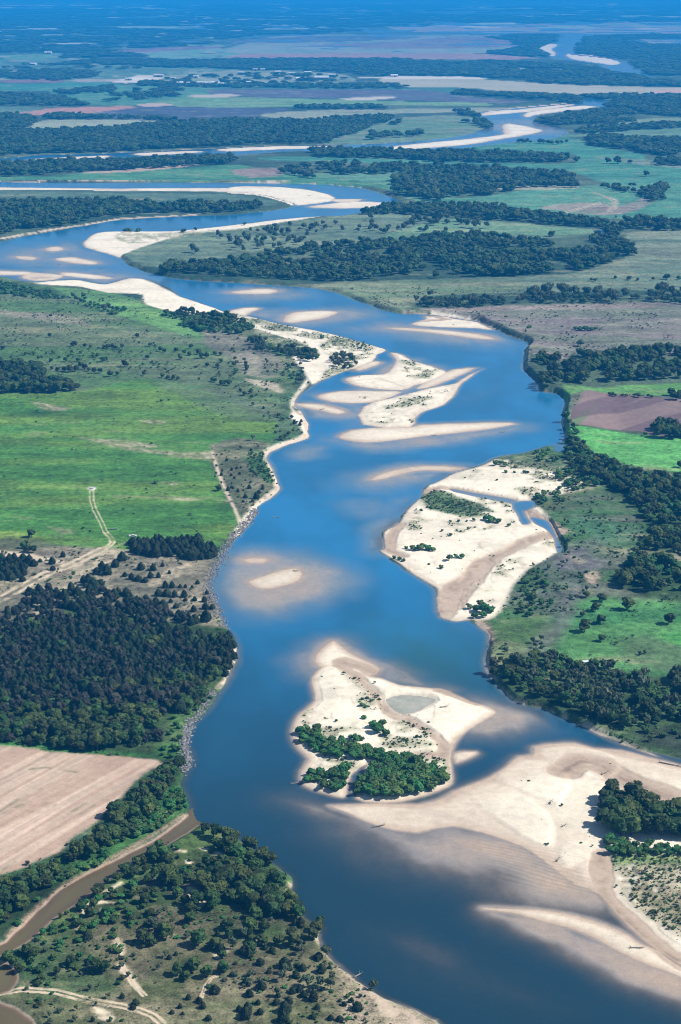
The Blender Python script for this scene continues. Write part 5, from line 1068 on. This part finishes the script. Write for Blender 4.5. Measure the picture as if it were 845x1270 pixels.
# stuff woods by geometry nodes
def merged(name, crown, kind):
    sz, lift = SHAPE[kind]; n = len(crown.vertices)
    V = [Vector((v.co.x, v.co.y, v.co.z * sz + lift)) for v in crown.vertices]; Fc = [tuple(p.vertices) for p in crown.polygons]
    me = raw_mesh(name, V, Fc, [crown.materials[0]])
    return bpy.data.objects.new(name, me)
VAR = {}
for k in CR: VAR[k] = [merged(k + '_form', c, k) for c in CR[k][:3]]
ROCKS = []
for s in range(3):
    rr = random.Random(80 + s); V = []; Fc = []; blob(V, Fc, (0, 0, .2), 1, 1, .7, rr, IC0, .5)
    ROCKS.append(bpy.data.objects.new('rock_form', raw_mesh('rock_form', V, Fc, [M_ROCK])))
def scatter_group(name, objs):
    ng = bpy.data.node_groups.new(name, 'GeometryNodeTree')
    ng.interface.new_socket('Geometry', in_out='INPUT', socket_type='NodeSocketGeometry'); ng.interface.new_socket('Geometry', in_out='OUTPUT', socket_type='NodeSocketGeometry')
    N = ng.nodes; gi = N.new('NodeGroupInput'); go = N.new('NodeGroupOutput'); L = ng.links
    jn = N.new('GeometryNodeJoinGeometry')
    for o in reversed(objs):      # the join lists the last link first
        oi = N.new('GeometryNodeObjectInfo'); oi.inputs['Object'].default_value = o; g2 = N.new('GeometryNodeGeometryToInstance')
        L.new(oi.outputs['Geometry'], g2.inputs[0]); L.new(g2.outputs[0], jn.inputs[0])
    ip = N.new('GeometryNodeInstanceOnPoints'); ip.inputs['Pick Instance'].default_value = True
    def attr(nm, ty):
        a_ = N.new('GeometryNodeInputNamedAttribute'); a_.data_type = ty; a_.inputs['Name'].default_value = nm; return a_.outputs['Attribute']
    cx = N.new('ShaderNodeCombineXYZ'); L.new(attr('turn', 'FLOAT'), cx.inputs[2])
    L.new(gi.outputs[0], ip.inputs['Points']); L.new(jn.outputs[0], ip.inputs['Instance']); L.new(attr('pick', 'INT'), ip.inputs['Instance Index'])
    L.new(cx.outputs[0], ip.inputs['Rotation']); L.new(attr('size', 'FLOAT_VECTOR'), ip.inputs['Scale'])
    L.new(ip.outputs[0], go.inputs[0]); return ng
def stuff(name, pts, sizes, picks, ng, label, cat):
    n = len(pts); me = bpy.data.meshes.new(name); me.vertices.add(n); me.vertices.foreach_set('co', np.asarray(pts, np.float32).reshape(-1))
    a_ = me.attributes.new('size', 'FLOAT_VECTOR', 'POINT'); a_.data.foreach_set('vector', np.asarray(sizes, np.float32).reshape(-1))
    a_ = me.attributes.new('turn', 'FLOAT', 'POINT'); a_.data.foreach_set('value', RNG.uniform(0, 6.28, n).astype(np.float32))
    a_ = me.attributes.new('pick', 'INT', 'POINT'); a_.data.foreach_set('value', np.asarray(picks, np.int32))
    o = bpy.data.objects.new(name, me); COL.objects.link(o); md = o.modifiers.new('scatter', 'NODES'); md.node_group = ng
    return tag(o, label, cat, None, 'stuff')
allv = sum((VAR[k] for k in ('oak', 'cottonwood', 'juniper', 'grey', 'shrub', 'dull')), []); base = {}; c0 = 0
for k in ('oak', 'cottonwood', 'juniper', 'grey', 'shrub', 'dull'): base[k] = (c0, len(VAR[k])); c0 += len(VAR[k])
NG = scatter_group('tree_scatter', allv)
STF = {'left forest': ('left_forest', 'dense dark juniper forest covering the left bank', 'forest'), 'left forest edge': ('leafy_forest_edge', 'leafy lower edge of the dark left forest', 'forest'),
 'juniper block': ('juniper_patch', 'dark juniper patches beside the dirt track', 'trees'), 'creek belt': ('creek_tree_belt', 'tree belt between ploughed field and creek', 'trees'),
 'creek willows': ('creek_willows', 'bright willow growth on the left creek bank', 'willows'), 'foreground wood': ('foreground_wood', 'dark wood on the foreground tip between creek and river', 'wood'),
 'creek scrub': ('foreground_scrub', 'low scrub covering the foreground tip right of the creek', 'scrub'), 'foreground flat': ('foreground_junipers', 'remaining junipers of the foreground flat', 'trees'), 'island thicket': ('island_thicket', 'willow thicket on the lower island', 'thicket'),
 'point bar wood': ('sandbar_grove', 'green grove on the big right sandbar', 'grove'), 'right riverside wood': ('riverside_wood', 'mixed wood along the lower right bank', 'wood'), 'right slope scrub': ('slope_scrub', 'thin scrub on the grey and green slope of the right bank', 'scrub'),
 'right forest': ('right_forest', 'large green forest at the right edge', 'forest'), 'channel willows': ('channel_willows', 'willow thickets around the sand flats of the right bank', 'thicket'), 'bend wood': ('bend_wood', 'dark wood on the outer bend of the right bank', 'wood'),
 'field clump': ('field_clumps', 'tree clumps bordering the striped field', 'trees'), 'pasture grove': ('pasture_grove', 'dark grove at the left edge of the upper pasture', 'grove'), 'left bank thicket': ('bank_thicket', 'green thickets above the left bank sand', 'thicket'),
 'left bank scrub': ('bank_scrub', 'loose scrub along the left river bank', 'scrub'), 'pasture thicket': ('pasture_thicket', 'grey green thicket rows across the right pasture', 'thicket'), 'middle wood': ('middle_wood', 'large elongated wood inside the middle river bend', 'wood'),
 'hedge belt': ('hedge_belt', 'dark tree belt running to the right edge behind the middle wood', 'trees'), 'bend trees': ('bend_trees', 'loose cottonwoods beyond the first river bend', 'trees'), 'far belt': ('far_tree_belt', 'long tree belt below the upper river reach', 'trees'),
 'peninsula wood': ('peninsula_wood', 'wood on the tongue of land inside the river loop', 'wood'), 'peninsula scrub': ('peninsula_scrub', 'thin scrub on the plain above the middle wood', 'scrub'), 'upper river wood': ('upper_river_wood', 'bluish wood along the upper river reach', 'wood'),
 'far woods west': ('far_woods', 'hazy blue woods and hedges of the far left plain', 'woods'), 'far woods east': ('far_woods', 'hazy blue woods of the far right plain around the upper river', 'woods'), 'horizon woods': ('horizon_woods', 'hazy blue forest fading toward the horizon', 'woods'), 'lone': None}
byk = {}
for i, p in enumerate(PL):
    if i in indiv: continue
    byk.setdefault(p[4], []).append(i)
for key, ids in byk.items():
    if STF.get(key) is None: continue
    nm, lb, ct = STF[key]
    pts = []; sz = []; pk = []
    for i in ids:
        x, y, r, kind, *_ = PL[i]; pts.append((x, y, zz_all[i] - .1)); h = r * random.uniform(.85, 1.2)
        if key == 'horizon woods': h = random.uniform(6, 11)
        elif r > 11: h = random.uniform(7, 10.5)
        sz.append((r, r, h)); b0, nb = base[kind]; pk.append(b0 + random.randrange(nb))
    stuff(nm, pts, sz, pk, NG, lb, ct)
# weeds and tufts of the dry flats
def tufts(name, n, mode, label, r0, r1):
    y = RNG.uniform(560, 2300, n); hw = depth_of(y) * .215; x = RNG.uniform(-1, 1, n) * hw
    z = sample(Z, x, y); zn = sample(ZONE, x, y); sm_ = sample(sandmask, x, y); vg = sample(VEGM, x, y); n2 = sample(N20, x, y); n6 = sample(N60, x, y)
    if mode == 'sand': p = (sm_ > .5) * np.clip(vg - .1, 0, 1) ** 1.3 * 1.1 + (sm_ > .5) * (z > .5) * .006
    else: p = (sm_ < .5) * sst(.45, .62, n2 * .6 + n6 * .4) * np.where(zn == 3, .10, np.where(zn > 3, 0, .8)) * (np.abs(sample(creek, x, y) + 60) < 54)
    ok = (z > .2) & (RNG.uniform(0, 1, n) < p); x, y, z = x[ok], y[ok], z[ok]; m_ = len(x); print(name, m_)
    rr = (r0 + (r1 - r0) * RNG.uniform(0, 1, m_) ** 2.2) * (.55 + .9 * n2[ok]); pk = RNG.choice([base['shrub'][0], base['shrub'][0] + 1, base['grey'][0], base['grey'][0] + 1, base['shrub'][0] + 2, base['oak'][0]], m_)
    stuff(name, np.stack([x, y, z - .12 * rr], 1), np.stack([rr, rr, rr * .7], 1), pk, NG, label, 'weeds')
tufts('sandbar_weeds', 260000, 'sand', 'tufts of weeds scattered over the higher sand flats', .25, 1.1)
tufts('scrub_tufts', 60000, 'land', 'low tufts and bushlets scattered over pasture and scrub', .35, 1.5)
# riprap boulders on the left bank
RG = scatter_group('rock_scatter', ROCKS)
def boulders(pl, wid, n, s0, s1, label):
    pw = W(pl); seg = np.linalg.norm(np.diff(pw, axis=0), axis=1); cum = np.concatenate([[0], np.cumsum(seg)]); t = RNG.uniform(0, cum[-1], n)
    x = np.interp(t, cum, pw[:, 0]); y = np.interp(t, cum, pw[:, 1]); x = x + RNG.normal(-1.8, wid, n); y = y + RNG.normal(0, wid, n)
    z = sample(Z, x, y); s_ = RNG.uniform(s0, s1, n) ** 1.0
    stuff('boulders', np.stack([x, y, np.maximum(z, -.1) - .05], 1), np.stack([s_, s_ * RNG.uniform(.7, 1.2, n), s_ * .8], 1), RNG.randint(0, 3, n), RG, label, 'boulders')
boulders([(320,632),(312,645),(298,660),(286,675),(276,694),(266,712),(261,728),(268,745),(275,762),(284,778)], 2.0, 1500, .3, .95, 'grey boulders lining the left bank beside the juniper clearing')
boulders([(243,893),(236,912),(233,928),(236,945),(231,958)], 1.4, 420, .35, 1.2, 'grey boulders piled on the left bank near the ploughed field')
boulders([(270,858),(256,880),(244,894)], 1.2, 200, .3, .9, 'thin line of boulders under the left forest')
print('trees done')

# ------------------------------------------------------------------ hand-built objects
def bm_box(V, Fc, c, s, taper=1.0):
    o = len(V); cx, cy, cz = c; sx, sy, sz = s
    for z_, k in ((-1, 1), (1, taper)):
        for a_, b_ in ((-1, -1), (1, -1), (1, 1), (-1, 1)): V.append(Vector((cx + a_ * sx * k, cy + b_ * sy * k, cz + z_ * sz)))
    Fc += [(o, o+3, o+2, o+1), (o+4, o+5, o+6, o+7), (o, o+1, o+5, o+4), (o+1, o+2, o+6, o+5), (o+2, o+3, o+7, o+6), (o+3, o, o+4, o+7)]
def part(name, V, Fc, mat, parent, loc=(0, 0, 0)):
    o = bpy.data.objects.new(name, raw_mesh(name, V, Fc, [mat])); COL.objects.link(o); o.parent = parent; o.location = loc; return o
def thing(name, label, cat, u, v, rz=0, group=None, lift=0):
    x, y = at(u, v); z = float(sample(Z, np.array([x]), np.array([y]))[0])
    e = bpy.data.objects.new(name, None); COL.objects.link(e); e.location = (x, y, z + lift); e.rotation_euler = (0, 0, rz); tag(e, label, cat, group); return e
# pickup truck on the meadow
t = thing('pickup_truck', 'white pickup truck parked on the meadow above the juniper block', 'pickup truck', 165, 668, math.radians(8), lift=.02)
V = []; Fc = []; bm_box(V, Fc, (0, 0, .85), (2.9, 1.0, .32)); bm_box(V, Fc, (2.1, 0, 1.2), (.75, .9, .06)); bm_box(V, Fc, (-1.75, .93, 1.3), (1.15, .06, .18)); bm_box(V, Fc, (-1.75, -.93, 1.3), (1.15, .06, .18)); bm_box(V, Fc, (-2.84, 0, 1.3), (.05, .9, .18))
body = part('body', V, Fc, M_WHITE, t)
V = []; Fc = []; bm_box(V, Fc, (.3, 0, 1.48), (1.05, .92, .3), .86); cab = part('cab', V, Fc, M_GLS, t)
V = []; Fc = []; bm_box(V, Fc, (.3, 0, 1.81), (.8, .76, .03)); part('roof', V, Fc, M_WHITE, cab)
for sx in (-1.85, 1.95):
    for sy in (-.92, .92):
        V = []; Fc = []; tube(V, Fc, Vector((0, -.13, 0)), Vector((0, .13, 0)), .42, .42, 14); part('wheel', V, Fc, M_BLK, t, (sx, sy, .42))
for sy in (-.7, .7):
    V = []; Fc = []; bm_box(V, Fc, (2.92, sy, .98), (.03, .18, .1)); part('headlight', V, Fc, M_STL, t)
# feed trough and oil-well style pad objects
t = thing('feed_trough', 'long grey feed trough on the meadow left of the white truck', 'trough', 141, 659, .1)
V = []; Fc = []; bm_box(V, Fc, (0, 0, .55), (3.2, .08 + .5, .06)); bm_box(V, Fc, (0, .55, .75), (3.2, .05, .22)); bm_box(V, Fc, (0, -.55, .75), (3.2, .05, .22)); bm_box(V, Fc, (3.2, 0, .75), (.05, .5, .22)); bm_box(V, Fc, (-3.2, 0, .75), (.05, .5, .22)); part('trough_body', V, Fc, M_STL, t)
for sx in (-2.6, 2.6):
    V = []; Fc = []; bm_box(V, Fc, (sx, 0, .22), (.1, .45, .27)); part('leg', V, Fc, M_STL, t)
t = thing('water_tank', 'small white stock tank at the end of the faint meadow track', 'stock tank', 115, 608, 0)
V = []; Fc = []; tube(V, Fc, Vector((0, 0, 0)), Vector((0, 0, 1.1)), 2.0, 2.0, 20); part('tank_wall', V, Fc, M_WHITE, t)
V = []; Fc = []; tube(V, Fc, Vector((0, 0, 1.1)), Vector((0, 0, 1.25)), 2.1, 2.1, 20); part('rim', V, Fc, M_STL, t)
t = thing('stock_shelter', 'small pale stock shelter on the meadow left of the wide tree pair', 'shelter', 729, 826, .1)
V = []; Fc = []; bm_box(V, Fc, (0, 0, 1.85), (3.4, 1.5, .1)); part('roof', V, Fc, M_ROOF, t)
V = []; Fc = []; bm_box(V, Fc, (0, 1.25, .9), (3.1, .06, .85)); part('wall', V, Fc, M_WALL, t)
for sx in (-3, 3):
    V = []; Fc = []; bm_box(V, Fc, (sx, -1.2, .88), (.1, .1, .87)); part('post', V, Fc, M_DEAD, t)
# driftwood snags
def snag(u, v, L, rz, label, seed):
    L *= .62
    t = thing('driftwood_log', label, 'driftwood', u, v, rz); t.location.z = max(t.location.z, -.1); rr = random.Random(seed)
    V = []; Fc = []; tube(V, Fc, Vector((-L / 2, 0, .3)), Vector((L / 2, .3, .6)), .34, .18, 8); part('log', V, Fc, M_DEAD, t)
    V = []; Fc = []
    for k in range(7):
        a_ = k / 7 * 6.28; tube(V, Fc, Vector((-L / 2, 0, .35)), Vector((-L / 2 - rr.uniform(.4, 1.1), math.cos(a_) * 1.1, .5 + math.sin(a_) * 1.0)), .13, .03, 5)
    part('root_plate', V, Fc, M_DEAD, t)
    for k in range(3):
        x_ = L * (.1 + .13 * k); V = []; Fc = []; tube(V, Fc, Vector((x_, .2, .5)), Vector((x_ + rr.uniform(.5, 1.8), rr.uniform(-1.8, 1.8), rr.uniform(.9, 2.0))), .1, .03, 5); part('branch', V, Fc, M_DEAD, t)
for sn in ((471,1025,9,.2,'dark snag lying on the left tail of the huge sandbar'),(693,1067,5,.9,'whitish snag at the tip of the dune on the huge sandbar'),(791,1177,9,-.1,'snag lying across the long sand spit'),(750,961,5,.5,'small snag on the upper part of the huge sandbar'),(551,880,6,.1,'dark snag on the right arm of the wooded island'),(367,709,5,-.4,'snag on the lone shoal beside the left bank'),(624,536,7,.2,'dark snag beside the long flat bar of the middle cluster'),(837,950,26,-.5,'long fallen trunk at the right edge above the huge sandbar'),(385,243,14,.2,'grey snag on the white bar inside the upper loop'),(126,333,12,0,'dark snag in the shallows of the upper left reach'),(107,329,8,.4,'snag just left of the dark one in the upper left shallows'),(74,328,7,.2,'snag beneath the small bars of the upper left reach'),(86,315,7,.3,'snag above the longest small bar of the upper left reach'),(400,508,6,.3,'small snag in the channel left of the middle bars'),(539,540,6,.1,'snag against the lower edge of the long flat bar'),(700,1026,3,.4,'tiny dark stick in the middle of the huge sandbar'),(683,998,3,1.2,'tiny stick on the dune crest of the huge sandbar'),(445,1210,6,.6,'snag in the water off the bare foreground bank'),(368,972,8,.1,'log in the water off the left thicket of the island'),(343,642,7,.2,'sunken log off the scrubby left point')):
    snag(*sn, seed=int(sn[0]))
# town and farm buildings on the far plain
def house(u, v, w, d, h, rz, label, mat_roof):
    t = thing('farm_building', label, 'building', u, v, rz, 'buildings of the far town')
    V = []; Fc = []; bm_box(V, Fc, (0, 0, h / 2), (w / 2, d / 2, h / 2)); wl = part('wall', V, Fc, M_WALL, t)
    rz_ = h + d * .22; V = [Vector(p) for p in ((-w/2-.8,-d/2-.8,h-.1),(w/2+.8,-d/2-.8,h-.1),(w/2+.8,d/2+.8,h-.1),(-w/2-.8,d/2+.8,h-.1),(-w/2-.8,0,rz_),(w/2+.8,0,rz_))]
    part('roof', V, [(0,1,5,4),(2,3,4,5),(0,4,3),(1,2,5),(0,3,2,1)], mat_roof, t)
    V = []; Fc = []; bm_box(V, Fc, (0, -d / 2 - .03, h * .38), (w * .12, .05, h * .36)); part('door', V, Fc, M_BLK, t)
    for sx in (-.32, .32):
        V = []; Fc = []; bm_box(V, Fc, (sx * w, -d / 2 - .03, h * .55), (w * .06, .05, h * .16)); part('window', V, Fc, M_GLS, t)
HS = [(299,92,26),(317,88,22),(326,88,20),(345,91,24),(362,93,26),(382,92,30),(399,99,60),(374,100,45),(412,95,30),(222,105,34),(225,104,22),(250,105,34),(257,105,24),(267,105,34),(274,106,24),(197,96,40),(160,100,30),(489,96,30),(243,97,22),(215,99,20),(340,101,24),(430,97,18),(310,104,26),(236,105,26),(290,105,28),(60,67,40),(41,81,34)]
sidew = ['white shed','pale barn','white house','pale low warehouse','bright-roofed hall']
for k, (u, v, w) in enumerate(HS):
    lb = 'pale building with a bright metal roof among the trees of the far town'
    if (u, v) == (399,99): lb = 'largest bright-roofed hall in the far town'
    if (u, v) == (374,100): lb = 'long pale warehouse left of the largest hall in the far town'
    if (u, v) == (197,96): lb = 'pale building at the right end of the white quarry ground'
    if (u, v) == (160,100): lb = 'pale building in the middle of the white quarry ground'
    if (u, v) == (489,96): lb = 'pale building alone at the tip of the straw-coloured far field'
    if (u, v) == (60,67): lb = 'pale barn on the hazy woodland edge at the far left'
    if (u, v) == (41,81): lb = 'pale barn between the far left hedges'
    house(u, v, w, w * .5, 6 + w * .06, random.uniform(-.3, .3), lb, M_ROOF)
# ------------------------------------------------------------------ haze
hz = bpy.data.meshes.new('haze'); XM = 62000.0; YM = float(GY[0]) + 500
XM = float(X[0, -1]) + 500
zlo = float(Z.min()) - 1.0
V = []; Fc = []; bm_box(V, Fc, (0, (YM - 3000) / 2, (HC + 25 + zlo) / 2), (XM, (YM + 3000) / 2, (HC + 25 - zlo) / 2)); hz.from_pydata([tuple(v) for v in V], [], Fc)
ho = bpy.data.objects.new('haze', hz); COL.objects.link(ho); tag(ho, 'thin blue summer haze lying over the whole river plain', 'haze', None, 'stuff')
m, nt = newmat('haze'); b = NT(nt); out = b.n('ShaderNodeOutputMaterial'); pv = b.n('ShaderNodeVolumePrincipled')
pv.inputs['Color'].default_value = (.02, .40, 1.0, 1); pv.inputs['Density'].default_value = .000092; pv.inputs['Anisotropy'].default_value = 0.0
b.l(pv.outputs[0], out.inputs['Volume']); hz.materials.append(m)

# ------------------------------------------------------------------ light
w = bpy.data.worlds.new('World'); scn.world = w; w.use_nodes = True; nt = w.node_tree
bg = nt.nodes['Background']; sky = nt.nodes.new('ShaderNodeTexSky'); sky.sky_type = 'NISHITA'; sky.sun_disc = False
SEL = math.radians(44); SAZ = math.radians(88)
sky.sun_elevation = SEL; sky.sun_rotation = SAZ; sky.altitude = 300; sky.air_density = 1.2; sky.dust_density = .4; sky.ozone_density = 2.5
nt.links.new(sky.outputs[0], bg.inputs[0]); bg.inputs[1].default_value = .07
sd_ = bpy.data.lights.new('sun', 'SUN'); so = bpy.data.objects.new('sun', sd_); COL.objects.link(so)
sd_.energy = 5.0; sd_.angle = math.radians(.53); sd_.color = (1, .955, .88)
sv = Vector((math.sin(SAZ) * math.cos(SEL), math.cos(SAZ) * math.cos(SEL), math.sin(SEL))); so.rotation_euler = (-sv).to_track_quat('-Z', 'Y').to_euler(); so.location = (0, 0, 600)
scn.view_settings.view_transform = 'Standard'; scn.view_settings.look = 'None'; scn.view_settings.gamma = 1.0; scn.view_settings.exposure = 0.5
scn.render.engine = 'CYCLES'
scn.cycles.filter_width = 1.1; scn.cycles.max_bounces = 5; scn.cycles.transparent_max_bounces = 10; scn.cycles.volume_bounces = 0
print('scene built')
